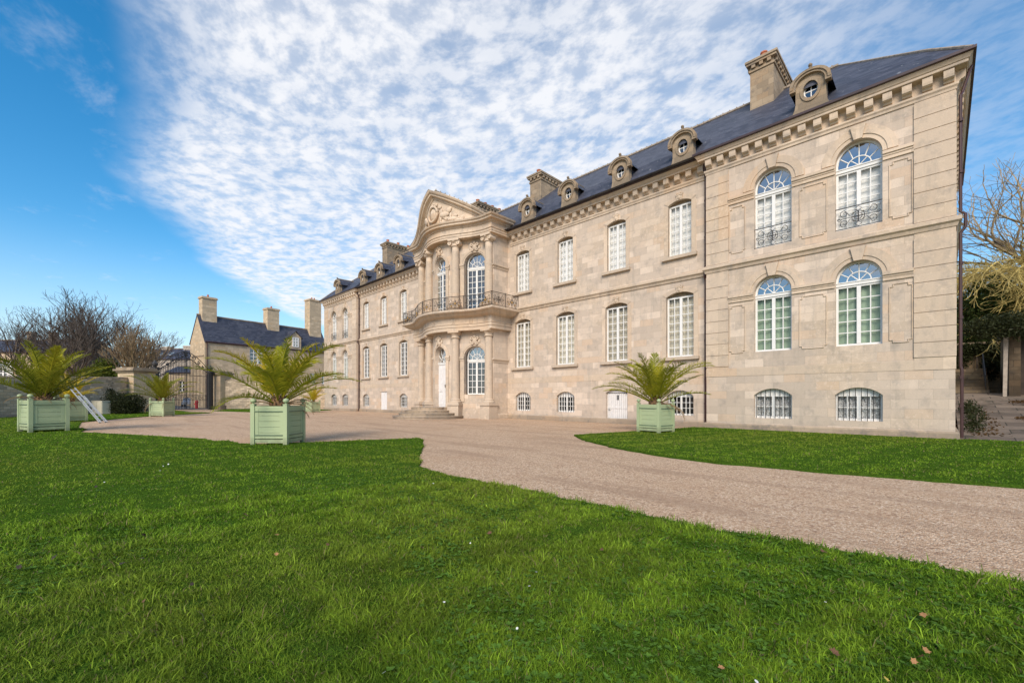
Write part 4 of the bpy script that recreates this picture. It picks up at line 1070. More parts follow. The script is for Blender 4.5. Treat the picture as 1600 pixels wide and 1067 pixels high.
def palm(loc, sc_, seed, label, tint, n=30, rz=0):
    rn = random.Random(seed); r = empty('palm', label, 'palm', loc, rz, 'palms in the planter boxes'); r.scale = (sc_,)*3
    tb = MB(); tb.lathe([(.16, 0), (.25, .06), (.28, .16), (.25, .28), (.17, .40), (.08, .5)], 0, 0, 14)
    for i in range(46):
        a = i*2.4; z = .04+.4*i/46; rr = .25*(1-.5*(i/46)); tb.tube([(rr*math.cos(a), rr*math.sin(a), z), ((rr+.09)*math.cos(a), (rr+.09)*math.sin(a), z+.13)], [.045, .02], 5)
    tb.build('trunk', FROOT, r)
    for i in range(n):
        f = i/n; a = i*2.39996+rn.uniform(-.25, .25)
        kind = 'up' if f < .24 else 'mid' if f < .62 else 'low' if f < .92 else 'flat'
        m = tint[0] if rn.random() < tint[3] else tint[1] if kind != 'flat' or rn.random() < .5 else tint[2]
        o = frond(kind, rn.randint(-1, 1), m); o.parent = r; o.location = (.08*math.cos(a), .08*math.sin(a), .36-.18*f); o.rotation_euler = (rn.uniform(-.12, .12), rn.uniform(-.08, .08), a); s_ = rn.uniform(.82, 1.08); o.scale = (s_,)*3
    for i in range(7):
        a = rn.random()*6.28; o = frond('dead', rn.randint(-1, 1), PALM3); o.parent = r; o.location = (.1*math.cos(a), .1*math.sin(a), .12); o.rotation_euler = (0, rn.uniform(-.35, .3), a); s_ = rn.uniform(.5, .95); o.scale = (s_,)*3
PT = {0: (PALM1, PALM2, PALM2, .62), 1: (PALM1, PALMD, PALM1, .55), 2: (PALMD, PALM1, PALM2, .6), 3: (PALMD, PALMD, PALM1, .6), 4: (PALM2, PALM1, PALM2, .5), 5: (PALM2, PALM2, PALM2, .8)}
PLAB = ['palm with golden green fronds in the pale green planter by itself on the near lawn', 'dark green palm in the planter before the basement windows', 'wide dark palm in the large planter at the far left', 'small dark palm in the planter before the iron gate', 'small yellowish palm by the wall beside the left wing', 'bright yellow palm behind the large palm at the far left']
for i, ((x, y), s_, ph, lab) in enumerate(PL):
    o = plant0 if i == 0 else copy_tree(plant0)
    o.location = (x, y, .045 if i in (1, 2) else 0.012); o.rotation_euler = (0, 0, A-R(ph)); o.scale = (s_,)*3; tag(o, lab, 'planter', 'green planter boxes')
    palm((x, y, .97*s_), {0: .93, 1: .92, 2: .98, 3: .92, 4: .62, 5: .72}[i], 11+i, PLAB[i], PT[i], 25 if i < 4 else 16, {0: .5, 1: 2.2, 2: 1.1, 3: 4.0, 4: .4, 5: 1.3}[i])
# ladder leaning on the hidden planter
la = empty('ladder', 'silver aluminium ladder leaning against the palm at the far left', 'ladder', gnd(161, 660.5))
p0 = Vector((0, 0, 0)); top = W(111, 25.6, 2.15)-gnd(161, 660.5); sd = (W(161, 25.5, 0)-W(160, 26.4, 0)); sd.z = 0; sd = sd.normalized()*.17
sd = Vector((CA*.02-SA*.3, SA*.02+CA*.3, 0))
for q in (-1, 1): m = MB(); m.tube([p0+sd*q*.6, top+sd*q*.5], .03, 4); m.build('rail', ALU, la)
m = MB()
for i in range(1, 11): c_ = p0.lerp(top, i/11); m.tube([c_-sd*.58, c_+sd*.58], .018, 5)
m.build('rungs', ALU, la)
for q in (-1, 1): m = MB(); m.tube([p0+sd*q*.6+Vector((.05,.05,.05)), p0.lerp(top, .72)+sd*q*.5+Vector((.05,.05,.05))], .03, 4); m.build('rail', ALU, la)
m = MB()
for q in (-1, 1): m.box(sd.x*q*.6-.05, sd.x*q*.6+.05, sd.y*q*.6-.05, sd.y*q*.6+.05, -.01, .05)
m.build('foot', RUBBER, la)

# ================================================================== enclosing walls, gate, street
def seg_wall(name, p, q, z1a, z1b, th, label, cat='wall', mat=RUBBLE, cope=.12):
    p = Vector((p[0], p[1])); q = Vector((q[0], q[1])); c = (p+q)/2; rz_ = math.atan2(q.y-p.y, q.x-p.x); LL = (q-p).length; p = Vector((-LL/2, 0)); q = Vector((LL/2, 0)); d = Vector((1, 0)); n = Vector((0, 1))*th/2
    r = empty(name, label, cat, (c.x, c.y, 0), rz_); f = lambda v, z: (v.x, v.y, z)
    mb = MB(); b = len(mb.v); mb.v += [f(p+n, -.3), f(p-n, -.3), f(q-n, -.3), f(q+n, -.3), f(p+n, z1a), f(p-n, z1a), f(q-n, z1b), f(q+n, z1b)]
    mb.f += [(0,3,2,1),(4,5,6,7),(0,1,5,4),(1,2,6,5),(2,3,7,6),(3,0,4,7)]; mb.build('masonry', mat, r)
    mb = MB(); n = n*1.22; e = d*.06
    mb.v += [f(p+n-e, z1a+.002), f(p-n-e, z1a+.002), f(q-n+e, z1b+.002), f(q+n+e, z1b+.002), f(p+n*.7-e, z1a+cope), f(p-n*.7-e, z1a+cope), f(q-n*.7+e, z1b+cope), f(q+n*.7+e, z1b+cope)]
    mb.f += [(0,3,2,1),(4,5,6,7),(0,1,5,4),(1,2,6,5),(2,3,7,6),(3,0,4,7)]; mb.build('coping', OLDSTONE, r); return r
A0, A1 = W(-90, 28.5), W(197, 43.5)
seg_wall('stone_wall', A0.xy, A1.xy, 2.85, 3.42, .5, 'rough stone wall along the left edge behind the large palm')
B0, B1 = W(353, 56), W(522, 60)
seg_wall('stone_wall', B0.xy, B1.xy, 3.75, 3.1, .5, 'low stone wall between the gate and the left wing of the mansion')
def pier(px, t, w, h, label):
    p = W(px, t); r = empty('gate_pier', label, 'gate pier', p, A+R(-14)); m = MB(); m.box(-w/2, w/2, -w/2, w/2, -.2, h); m.build('shaft', HOUSEST, r)
    m = MB(); m.box(-w/2-.1, w/2+.1, -w/2-.1, w/2+.1, -.1, .5); m.build('base', OLDSTONE, r)
    m = MB(); m.box(-w/2-.12, w/2+.12, -w/2-.12, w/2+.12, h, h+.16); m.box(-w/2-.28, w/2+.28, -w/2-.28, w/2+.28, h+.161, h+.34); m.box(-w/2-.1, w/2+.1, -w/2-.1, w/2+.1, h+.341, h+.52); m.build('cap', OLDSTONE, r)
pier(214, 44.5, 2.1, 4.0, 'broad square stone pier left of the iron gate with a wide cap')
pier(345, 56, 1.55, 4.3, 'pale square stone pier right of the iron gate')
# the gate
G0, G1 = W(236, 46.5), W(333, 55); gd = (G1-G0); GL = gd.length; ga = math.atan2(gd.y, gd.x)
gate = empty('iron_gate', 'tall black iron double gate with scrolled cresting, standing closed', 'gate', G0, ga)
def topz(s): f = min(1, max(0, (s/GL-.06)/.88)); return 4.5+1.7*math.sin(PI*f)**1.6
def gate_leaf(s0, s1):
    m = MB(); n = int((s1-s0)/.2)
    for i in range(n+1): s = s0+(s1-s0)*i/n; m.tube([(s, 0, .12), (s, 0, topz(s))], .042 if 0 < i < n else .07, 4)
    for z in (.15, 1.25, 1.75, 4.1): m.box(s0, s1, -.025, .025, z-.03, z+.03)
    m.tube([(s0+(s1-s0)*i/16, 0, topz(s0+(s1-s0)*i/16)) for i in range(17)], .05, 5)
    k = int((s1-s0)/.5)
    for i in range(k): q = len(m.v); s = s0+(s1-s0)*(i+.5)/k; m.tube([(s+a, 0, 1.5+b) for a, b in scroll(0, 0, .2, 1.2, 0, 1 if i % 2 else -1, 10)], .022, 4)
    m.build('gate_leaf', IRON, gate)
gate_leaf(.9, GL*.52); gate_leaf(GL*.52+.06, GL-.9)
for s in (.45, GL-.45):
    m = MB(); m.box(s-.22, s+.22, -.22, .22, -.05, 4.6); 
    m.box(s-.3, s+.3, -.3, .3, 4.6, 4.75); m.lathe([(.1, 4.75), (.25, 5.0), (.28, 5.2), (.12, 5.4), (.05, 5.55)], s, 0, 10); m.build('gate_post', IRON, gate)
m = MB(); c_ = GL*.52
for q in (-1, 1):
    for a, zz, r_ in ((.5, 6.5, .34), (1.2, 6.2, .3), (1.9, 5.7, .24), (2.5, 5.2, .2)): m.tube([(c_+q*a+x, 0, zz+z) for x, z in scroll(0, 0, r_, 1.3, PI/2, q, 14)], .045, 4)
    m.tube([(c_+q*(3.3*i/10), 0, 6.85-.0*i-1.9*(i/10)**1.7) for i in range(11)], .05, 4)
m.ball((c_, 0, 6.6), .28, 8, (1, .4, 1.3)); m.build('cresting', IRON, gate)
s_ = MB(); S0 = W(320, 62)
sp = [W(150, 47), W(345, 57), W(345, 130), W(120, 130)]; s_.poly([(p.x, p.y, .008) for p in sp]); struct(s_.build('street', STREET))
hy = empty('fire_hydrant', 'small red fire hydrant beyond the iron gate', 'hydrant', W(307.5, 60), A)
m = MB(); m.lathe([(.2, 0), (.2, .1), (.15, .12), (.15, .75), (.2, .78), (.2, .95), (.14, 1.08), (.05, 1.12)], 0, 0, 12); m.build('barrel', RED, hy)
m = MB(); m.tube([(-.32, 0, .6), (0, 0, .6)], .09, 8); m.build('outlet', RED, hy)
# parked car seen from the back
cr = empty('parked_car', 'small pale car parked beyond the iron gate', 'car', W(296, 72), A+R(-60))
m = MB(); m.prism([(-2, -.8, .35), (2, -.8, .35), (2.02, -.8, .75), (1.1, -.8, .9), (.5, -.8, 1.4), (-1.3, -.8, 1.42), (-1.95, -.8, .95)], (0, 1.6, 0)); m.build('body', plain_mat('car_paint', (.6, .6, .62), .25, .02, 1), cr)
m = MB()
for y in (-.805, .805): m.poly([(-1.6, y, .95), (.75, y, .95), (.4, y, 1.33), (-1.25, y, 1.35)])
m.poly([(-1.97, -.65, 1.0), (-1.97, .65, 1.0), (-1.4, .6, 1.38), (-1.4, -.6, 1.38)]); m.build('car_window', DARK, cr)
for y in (-.8, .8):
    for x in (-1.25, 1.25): w_ = MB(); w_.tube([(x, y-.1, .32), (x, y+.1, .32)], .32, 14); w_.build('wheel', RUBBER, cr)
    l_ = MB(); l_.box(-2.04, -1.96, y*.82-.14, y*.82+.14, .7, .92); l_.build('tail_lamp', RED, cr)
# utility cabinet
cb = empty('utility_cabinet', 'pale cream utility cabinet standing against the stone wall', 'cabinet', W(158, 38.5), A+R(-20))
m = MB(); m.box(-.75, .75, -.3, .3, .08, 1.16); m.box(-.78, .78, -.33, .33, 1.161, 1.22); m.build('body', CAB, cb)
for q in (-1, 1): d = MB(); d.box(q*.36-.34, q*.36+.34, -.325, -.302, .14, 1.1); d.build('door', CAB, cb)
m = MB(); m.box(-.78, .78, -.32, .32, -.05, .079); m.build('base', OLDSTONE, cb)

# ================================================================== foliage
def leafcloud(name, mat, parent, blobs, n, size, seed, loc=None, flat=.0):
    rn = np.random.default_rng(seed); bl = np.array(blobs, float); vol = bl[:, 3]*bl[:, 4]*bl[:, 5]; k = rn.choice(len(bl), n, p=vol/vol.sum())
    d = rn.normal(0, 1, (n, 3)); d /= np.linalg.norm(d, axis=1)[:, None]; rr = rn.random(n)**.4; 
    clump = np.floor(d*3.1+rn.uniform(0, .7, (n, 3))); h_ = np.abs(np.sin(clump@np.array([12.9, 78.2, 37.7])+k*3.3))
    rr *= .72+.38*h_
    c = bl[k, :3]+d*rr[:, None]*bl[k, 3:6]
    a = rn.normal(0, 1, (n, 3)); a /= np.linalg.norm(a, axis=1)[:, None]; b = rn.normal(0, 1, (n, 3)); b -= a*(a*b).sum(1)[:, None]; b /= np.linalg.norm(b, axis=1)[:, None]
    s = size*rn.uniform(.6, 1.4, n)[:, None]
    V = np.stack([c-a*s, c-b*s*.45, c+a*s, c+b*s*.45], 1).reshape(-1, 3); i = np.arange(n)*4
    o = mesh_np(name, V, np.stack([i, i+1, i+2, i+3], 1), np.zeros((0, 3), int), None, mat); o.parent = parent; return o
def grow(mbs, p, d, L, r, depth, rn, P_):
    # recursive limb; mbs = (trunk mesh, twig mesh)
    n = 3; pts = [p.copy()]; q = p.copy(); dd = d.copy()
    for i in range(n):
        dd = (dd+Vector((rn.gauss(0, 1), rn.gauss(0, 1), rn.gauss(0, 1)))*P_['wig']+Vector((0, 0, P_['up'] if depth > 0 else .02))).normalized(); q = q+dd*L/n; pts.append(q.copy())
    r1 = max(P_['rmin'], r*.68); mb = mbs[0] if depth < P_['tr'] else mbs[1]
    mb.tube(pts, [r+(r1-r)*i/n for i in range(n+1)], 6 if depth < 2 else 4 if depth < 4 else 3, cap=False)
    if depth >= P_['max']: return
    k = P_['kids'][min(depth, len(P_['kids'])-1)]; a0 = rn.random()*6.28
    for j in range(k):
        f = 1.0 if j == 0 else rn.uniform(.35, 1.0); i = min(n-1, int(f*n)); st = pts[i].lerp(pts[i+1], f*n-i) if f < 1 else pts[-1]
        ang = rn.uniform(*P_['ang'])*(0.5 if j == 0 else 1.0); az = a0+2*PI*j/k+rn.uniform(-.5, .5)
        o1 = dd.orthogonal().normalized(); o2 = dd.cross(o1); nd_ = (dd*math.cos(ang)+(o1*math.cos(az)+o2*math.sin(az))*math.sin(ang)).normalized()
        grow(mbs, st, nd_, L*rn.uniform(*P_['len']), r1*(1.0 if j == 0 else .75), depth+1, rn, P_)
def bare_tree(seed, L, r, P_, twig, bark=BARK):
    rn = random.Random(seed); a, b = MB(), MB(); grow((a, b), Vector((0, 0, -.2)), Vector((0, 0, 1)), L, r, 0, rn, P_)
    r_ = empty('bare_tree', 'x', 'tree'); a.build('trunk', bark, r_, fix=False); b.build('crown', twig, r_, fix=False); return r_
PA = dict(wig=.10, up=.07, rmin=.011, tr=3, max=7, kids=[6, 4, 3, 3, 2, 2, 2], ang=(.30, .72), len=(.58, .78))
T1 = bare_tree(5, 5.0, .27, PA, TWIG); T2 = bare_tree(9, 4.8, .24, PA, TWIG)
TR = [(T1, 48, 56, .92, 0, 'bare grey tree at the left end of the row, behind the far left palm'), (T2, 92, 60, 1.16, 1.2, 'tall bare tree above the slate roofed terrace'), (None, 128, 55, 1.06, 2.5, 'bare tree with dark upright limbs in the middle of the row'),
      (None, 160, 58, 1.18, 4.0, 'bare tree with tall fine twigs, above the ivy covered shrub'), (None, 196, 62, 1.0, 5.2, 'bare tree at the right end of the row, nearest the gate')]
def topz_obj(o): return max((v.co.z for ch in o.children for v in ch.data.vertices))
hts = {o.name: topz_obj(o) for o in (T1, T2)}
for i, (o, px, t_, s_, rz, lab) in enumerate(TR):
    src = T1 if i % 2 == 0 else T2; q = o or copy_tree(src); ty_ = (478, 462, 452, 456, 470)[i]; zt = HC+(HY-ty_)*t_/F_
    s_ = zt/hts[src.name]; q.location = W(px, t_); q.rotation_euler = (0, 0, rz); q.scale = (s_*(1.05, 1.05, 1.2, 1.15, 1.2)[i], s_*(1.05, 1.05, 1.2, 1.15, 1.2)[i], s_); tag(q, lab, 'tree', 'bare trees behind the left wall')
PB = dict(wig=.12, up=.16, rmin=.012, tr=2, max=5, kids=[7, 4, 3, 3, 3, 2], ang=(.25, .6), len=(.65, .85))
T3 = bare_tree(21, 1.9, .12, PB, BROWNTW); zt = HC+(HY-502)*50/F_; s_ = zt/topz_obj(T3); T3.location = W(205, 50); T3.scale = (s_*1.15, s_*1.15, s_); tag(T3, 'brown twiggy bush of a tree just left of the gate', 'tree')
iv = empty('ivy_shrub', 'green ivy covered shrub rising over the stone wall below the bare trees', 'shrub', W(165, 49)); hh = 5.2
leafcloud('foliage', IVYM, iv, [(0, 0, 4.3, 1.6, 1.3, 1.9), (-1.2, -1.2, 3.6, 1.3, 1.2, 1.5), (.9, 1, 3.5, 1.1, 1.1, 1.3)], 5200, .13, 3)
m = MB(); m.tube([(0, 0, -.2), (.1, 0, 2), (0, .1, 4.6)], [.2, .15, .05], 6); m.build('stem', BARK, iv)
bu = empty('dark_bush', 'dense dark clipped bush in front of the wall, left of the gate', 'bush', W(196, 39.5))
leafcloud('foliage', BUSHM, bu, [(0, 0, 1.0, 1.7, 1.2, 1.15), (.9*CA, .9*SA, .9, 1.1, 1.0, 1.1), (-1.0*CA, -1.0*SA, 1.1, 1.0, .9, 1.2), (0, 0, .5, 1.9, 1.2, .7)], 9000, .075, 4)
m = MB(); m.tube([(0, 0, -.1), (.05, 0, 1.2)], [.12, .05], 6); m.build('stem', BARK, bu)
cl_ = empty('ivy', 'dark ivy hanging down the stone wall above the bush', 'ivy', W(166, 41.3)); leafcloud('foliage', BUSHM, cl_, [(0, 0, 2.6, .5, .5, 1.1), (.2, .2, 1.6, .6, .5, 1)], 1500, .08, 6)
m = MB(); m.tube([(0, 0, 0), (0, 0, 3)], .04, 5); m.build('stem', BARK, cl_)

# ================================================================== houses behind
def house_gable(root, e1, e2, L_, D_, ez, rz, wallm, holes=(), hip=False):
    """long side along e1 from the root, depth along e2; eaves ez, ridge rz"""
    f = lambda s, w, z: tuple(e1*s+e2*w+Vector((0, 0, z)))
    m = MB(); wall(m, [(0, -.3), (L_, -.3), (L_, ez), (0, ez)], [op_rect(u, w, z0, z1) for u, w, z0, z1 in holes], .25, lambda u, z, d: f(u, d, z))
    m.poly([f(0, 0, -.3), f(0, D_, -.3), f(0, D_, ez), f(0, D_/2, rz), f(0, 0, ez)]); m.poly([f(L_, 0, -.3), f(L_, D_, -.3), f(L_, D_, ez), f(L_, D_/2, rz), f(L_, 0, ez)]); m.poly([f(0, D_, -.3), f(L_, D_, -.3), f(L_, D_, ez), f(0, D_, ez)])
    m.build('wall', wallm, root)
    m = MB(); o = .2; sl_ = (rz-ez)/(D_/2)
    for a, b in ((-o*.8, D_/2), (D_+o*.8, D_/2)):
        za = ez-o*.8*sl_*.6; q = [f(-.08, a, za+.06), f(L_+.08, a, za+.06), f(L_+.08, b, rz+.1), f(-.08, b, rz+.1)]; m.prism(q, (0, 0, -.12))
    rf_ = m.build('roof', SLATE, root); m = MB(); m.tube([f(-.1, D_/2, rz+.1), f(L_+.1, D_/2, rz+.1)], .12, 6); m.build('ridge_tiles', OLDSTONE, rf_)
    m = MB(); m.tube([f(0, -.22, ez-.06), f(L_, -.22, ez-.06)], .07, 6); m.build('gutter', PIPE, root); return f, rf_
def stack(root, f, s, w, hs, hw, z0, z1, pots=1, mat=HOUSEST):
    m = MB(); P4 = lambda e, z: [f(s-hs-e, w-hw-e, z), f(s+hs+e, w-hw-e, z), f(s+hs+e, w+hw+e, z), f(s-hs-e, w+hw+e, z)]
    m.prism(P4(0, z0), (0, 0, z1-z0-.3)); m.prism(P4(.12, z1-.299), (0, 0, .15)); m.prism(P4(.05, z1-.148), (0, 0, .15)); o = m.build('chimney', mat, root)
    for i in range(pots): q = f(s+(i-(pots-1)/2)*.5, w, 0); p = MB(); p.lathe([(.15, z1), (.12, z1+.35), (.15, z1+.4)], q[0], q[1], 8); p.build('chimney_pot', POT, o)
def house_window(root, f, s, w, z0, z1, cols, rows, dep=.14):
    m = MB(); P4 = lambda a, b, z, zz, d0, d1: m.prism([f(a, d0, z), f(b, d0, z), f(b, d0, zz), f(a, d0, zz)], Vector(f(0, d1, 0))-Vector(f(0, d0, 0)))
    for i in range(cols+1): x = s-w/2+w*i/cols; hw_ = .1 if i in (0, cols) or (cols % 2 == 0 and i == cols//2) else .045; P4(x-hw_, x+hw_, z0, z1, dep-.05, dep+.05)
    for i in range(rows+1): z = z0+(z1-z0)*i/rows; P4(s-w/2, s+w/2, z-.05, z+.05, dep-.045, dep+.045)
    o = m.build('window', WHITE, root); p = MB(); p.poly([f(s-w/2, dep+.01, z0), f(s+w/2, dep+.01, z0), f(s+w/2, dep+.01, z1), f(s-w/2, dep+.01, z1)]); p.build('pane', GLASSD, o)
    p = MB(); p.poly([f(s-w/2, dep+.1, z0), f(s+w/2, dep+.1, z0), f(s+w/2, dep+.1, z1), f(s-w/2, dep+.1, z1)]); p.build('dark_room', DARK, o)
e1 = Vector((-.19, .98, 0)).normalized(); e2 = Vector((-.98, -.19, 0)).normalized()
H0 = W(320, 62); mn = empty('manor_house', 'stone house with steep slate roof and three tall chimneys left of the mansion', 'house', H0)
f, rf_ = house_gable(mn, e1, e2, 19.5, 4.9, 9.55, 13.5, HOUSEST, [(7.3, 2.5, 6.7, 9.0), (16.5, 1.1, 3.9, 5.7), (18.6, .9, 3.9, 5.4)])
stack(mn, f, 1.35, 2.45, .95, .6, 11.5, 16.3, 1); stack(mn, f, 10.6, 2.45, .95, .7, 12.5, 16.2, 1); stack(mn, f, 18.0, 2.45, 1.1, .8, 11.5, 19.0, 2)
house_window(mn, f, 7.3, 2.5, 6.7, 9.0, 4, 4); house_window(mn, f, 16.5, 1.1, 3.9, 5.7, 2, 3); house_window(mn, f, 18.6, .9, 3.9, 5.4, 2, 3)
m = MB(); m.tube([f(.25, -.12, 9.4), f(.25, -.12, 0)], .07, 6); m.build('downpipe', PIPE, mn)
m = MB(); q4 = [f(12.3, -.05, 9.0), f(14.3, -.05, 9.0), f(14.3, -.05, 11.6), f(13.3, -.05, 12.5), f(12.3, -.05, 11.6)]; m.prism(q4, Vector(f(0, 2.0, 0)))
dm_ = m.build('dormer', HOUSEST, mn); m = MB()
for a, b in (((12.05, 11.35), (13.3, 12.62)), ((14.55, 11.35), (13.3, 12.62))): m.prism([f(a[0], -.25, a[1]), f(b[0], -.25, b[1]), f(b[0], 2.3, b[1]), f(a[0], 2.3, a[1])], (0, 0, .1))
m.build('dormer_roof', SLATE, dm_); house_window(dm_, f, 13.3, .9, 10.0, 11.5, 2, 3, -.1)
m = MB()
for s in (4.2, 8.2): m.prism([f(s-.2, .9, 11.1), f(s+.2, .9, 11.1), f(s, 1.2, 11.45)], (0, 0, .12))
m.build('roof_vent', SLATE, rf_)
m = MB()
for w0, w1, s0, s1 in ((.3, 4.4, -.06, .02),): m.prism([f(s0, w0, 7.4), f(s1, w0, 7.4), f(s1, w1, 7.4), f(s0, w1, 7.4)], (0, 0, .18))
m.build('band', OLDSTONE, mn)
# terrace at the far left, lying square to the view
ex = Vector((CA, SA, 0)); ey = Vector((-SA, CA, 0))
te = empty('terrace_house', 'long low house with grey slate roof behind the wall at the far left', 'house', W(-70, 62))
f, rf_ = house_gable(te, ex, ey, 17.2, 7, 8.0, 10.0, HOUSEST, [(6.7, 1.4, 4.2, 6.6), (12, 1.2, 4.4, 6.6)]); stack(te, f, 7.6, 3.0, .32, .4, 9, 11.3, 0, OLDSTONE); stack(te, f, 10.8, 3.0, .32, .4, 9, 11.2, 0, OLDSTONE)
house_window(te, f, 6.7, 1.4, 4.2, 6.6, 2, 3); house_window(te, f, 12, 1.2, 4.4, 6.6, 2, 3)
m = MB(); m.prism([f(7.42, -.02, 4.15), f(8.35, -.02, 4.15), f(8.35, -.02, 6.65), f(7.42, -.02, 6.65)], Vector(f(0, -.06, 0))); m.build('shutter', WHITE, te)
sh = empty('street_house', 'rendered house with slate roof and skylights seen over the gate', 'house', W(222, 88)); PLAST = plain_mat('render_plaster', (.42, .36, .29), .9, .12, 2)
f, rf_ = house_gable(sh, ex, ey, 15, 8, 9.3, 11.7, PLAST, [(9.0, 1.0, 5.6, 7.4), (12, 1.0, 5.6, 7.4), (3.2, 1.0, 5.6, 7.4)]); stack(sh, f, 2.0, 4, .9, .5, 10.5, 12.2, 0, PLAST); stack(sh, f, 6.6, 4, .9, .5, 10.5, 12.4, 0, PLAST); stack(sh, f, 9.4, 4, .22, .3, 11, 11.9, 1, PLAST)
for s in (9.0, 12, 3.2): house_window(sh, f, s, 1.0, 5.6, 7.4, 2, 3)
for s in (2.3, 4.2):
    z = lambda w: 9.3+w*.6+.17; m = MB(); m.prism([f(s, 1.1, z(1.1)), f(s+.75, 1.1, z(1.1)), f(s+.75, 2.1, z(2.1)), f(s, 2.1, z(2.1))], (0, 0, .1)); k = m.build('skylight', LEAD, rf_)
    m = MB(); m.poly([f(s+.1, 1.2, z(1.2)+.11), f(s+.65, 1.2, z(1.2)+.11), f(s+.65, 2.0, z(2.0)+.11), f(s+.1, 2.0, z(2.0)+.11)]); m.build('pane', GLASSD, k)
lh = empty('low_house', 'lower house with dark slate roof seen through the bars of the gate', 'house', W(258, 78)); f, rf_ = house_gable(lh, ex, ey, 9, 6, 6.0, 7.2, HOUSEST, [(3, 1, 2.6, 4.4), (6, 1, 2.6, 4.4)])
for s in (3, 6): house_window(lh, f, s, 1, 2.6, 4.4, 2, 3)

# ================================================================== passage to the right of the mansion
rp = MB(); R0, R1, RZ1 = 22.6, 36.0, 1.75
rp.poly([(.45, R0, .015), (9, R0, .015), (9, R1, RZ1), (.45, R1, RZ1)]); rp.poly([(.45, R1, RZ1), (9, R1, RZ1), (9, R1, -.1), (.45, R1, -.1)])
rp.poly([(9, R0, .015), (9, R0, -.1), (9, R1, -.1), (9, R1, RZ1)]); struct(rp.build('path', PAVING))
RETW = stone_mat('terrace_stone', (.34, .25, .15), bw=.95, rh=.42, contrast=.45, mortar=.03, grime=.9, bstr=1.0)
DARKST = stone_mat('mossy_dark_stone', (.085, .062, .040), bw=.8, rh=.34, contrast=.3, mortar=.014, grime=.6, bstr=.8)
ss = empty('stone_stairs', 'worn stone stairs climbing behind the mansion between retaining walls', 'stairs', (1.1, R1, RZ1-.02))
for i in range(8): m = MB(); m.box(-.75, .78, .02+.36*i, .42+.36*i+3*(i == 7), .0, .19*(i+1)); m.build('step', RETW, ss)
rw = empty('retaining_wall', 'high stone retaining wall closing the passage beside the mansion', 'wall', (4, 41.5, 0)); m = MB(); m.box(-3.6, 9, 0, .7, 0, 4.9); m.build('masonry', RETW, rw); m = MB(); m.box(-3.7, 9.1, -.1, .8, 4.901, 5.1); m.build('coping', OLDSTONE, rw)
rs = empty('stair_rail', 'dark iron handrail beside the stone stairs', 'rail', (1.75, R1, RZ1)); m = MB()
for i in range(8): m.tube([(0, .2+.36*i, .19*i), (0, .2+.36*i, .19*i+1.0)], .018, 4)
m.build('balusters', IRON, rs); m = MB(); m.tube([(0, .1, 1.0), (0, 2.75, 2.4)], .03, 5); m.build('handrail', IRON, rs)
sd_ = empty('wall_recess', 'dark open stone shelter under the overhanging shrubs at the right edge', 'recess', (2.25, 34.2, 1.4))  # walled box standing in for a dark recess in the retaining wall
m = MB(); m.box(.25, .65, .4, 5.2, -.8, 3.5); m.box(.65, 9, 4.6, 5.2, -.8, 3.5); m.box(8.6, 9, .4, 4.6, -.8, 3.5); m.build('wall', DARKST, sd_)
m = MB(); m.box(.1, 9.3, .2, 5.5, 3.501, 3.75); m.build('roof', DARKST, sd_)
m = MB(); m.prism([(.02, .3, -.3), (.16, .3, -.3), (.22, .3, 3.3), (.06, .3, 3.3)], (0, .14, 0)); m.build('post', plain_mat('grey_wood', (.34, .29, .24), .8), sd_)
m = MB(); m.box(.66, 8.59, .9, 1.1, -.5, 3.45); m.build('door', plain_mat('recess_shade', (.035, .024, .016), .8, .3, 4), sd_)  # near-black panel paints in the shade inside the opening
bk = MB(); bk.poly([(.6, 42, 4.7), (14, 42, 4.7), (22, 60, 7), (-6, 60, 7)]); bk.poly([(9.5, 22.6, .02), (30, 18, .02), (30, 60, 9), (14, 42, 4.7), (9.5, 36, 2.5)]); struct(bk.build('bank', TURF))
for i, (px, t_, z, s_, lab) in enumerate([(1512, 29.5, 5.6, 2.0, 'dark evergreen shrub against the corner of the mansion'), (1556, 30.5, 5.4, 2.2, 'dark evergreen shrub above the open shelter'), (1606, 29, 5.4, 2.3, 'dark evergreen shrub at the right edge under the branches painted sunlit gold')]):
    p = W(px, t_); e = empty('evergreen_shrub', lab, 'shrub', (p.x, p.y, z-.4), 0, 'evergreen shrubs above the retaining wall')
    leafcloud('foliage', EVERM, e, [(0, 0, 1.6, s_*.8, s_*.8, 1.9), (-.8, .3, .7, 1.5, 1.4, 1.2), (.9, -.2, 2.9, 1.3, 1.2, 1.5), (.2, -.9, .2, 1.7, 1.0, .9)], 9000, .10, 30+i)
    m = MB(); m.tube([(0, 0, -.6), (0, 0, 2.2)], [.15, .05], 6); m.build('stem', BARK, e)
ov = empty('overhanging_shrub', 'dark ivy and shrub overhanging the roof of the open shelter', 'shrub', W(1584, 22.9, 4.75))
leafcloud('foliage', BUSHM, ov, [(0, 0, .6, 1.9, 1.5, .8), (-1.2, -.5, .5, 1.0, 1.0, .55), (1.3, .2, .4, 1.3, 1.2, .9), (-.3, -1.0, .05, 1.4, .6, .45)], 9000, .07, 50)
m = MB(); m.tube([(0, 0, -.4), (0, 0, .8)], [.1, .04], 6); m.build('stem', BARK, ov)
iw = empty('wall_ivy', 'dark ivy spilling over the retaining wall behind the stone stairs', 'ivy', (1.6, 41.2, 4.6))
leafcloud('foliage', BUSHM, iw, [(0, 0, 0, 2.4, .4, .5), (-.9, -.1, -.6, .7, .25, .8), (.6, -.1, -1.0, .5, .25, 1.1), (1.6, 0, -.5, .9, .3, .8)], 5200, .09, 71)
m = MB(); m.tube([(0, 0, -4.6), (0, 0, .2)], .04, 5); m.build('stem', BARK, iw)
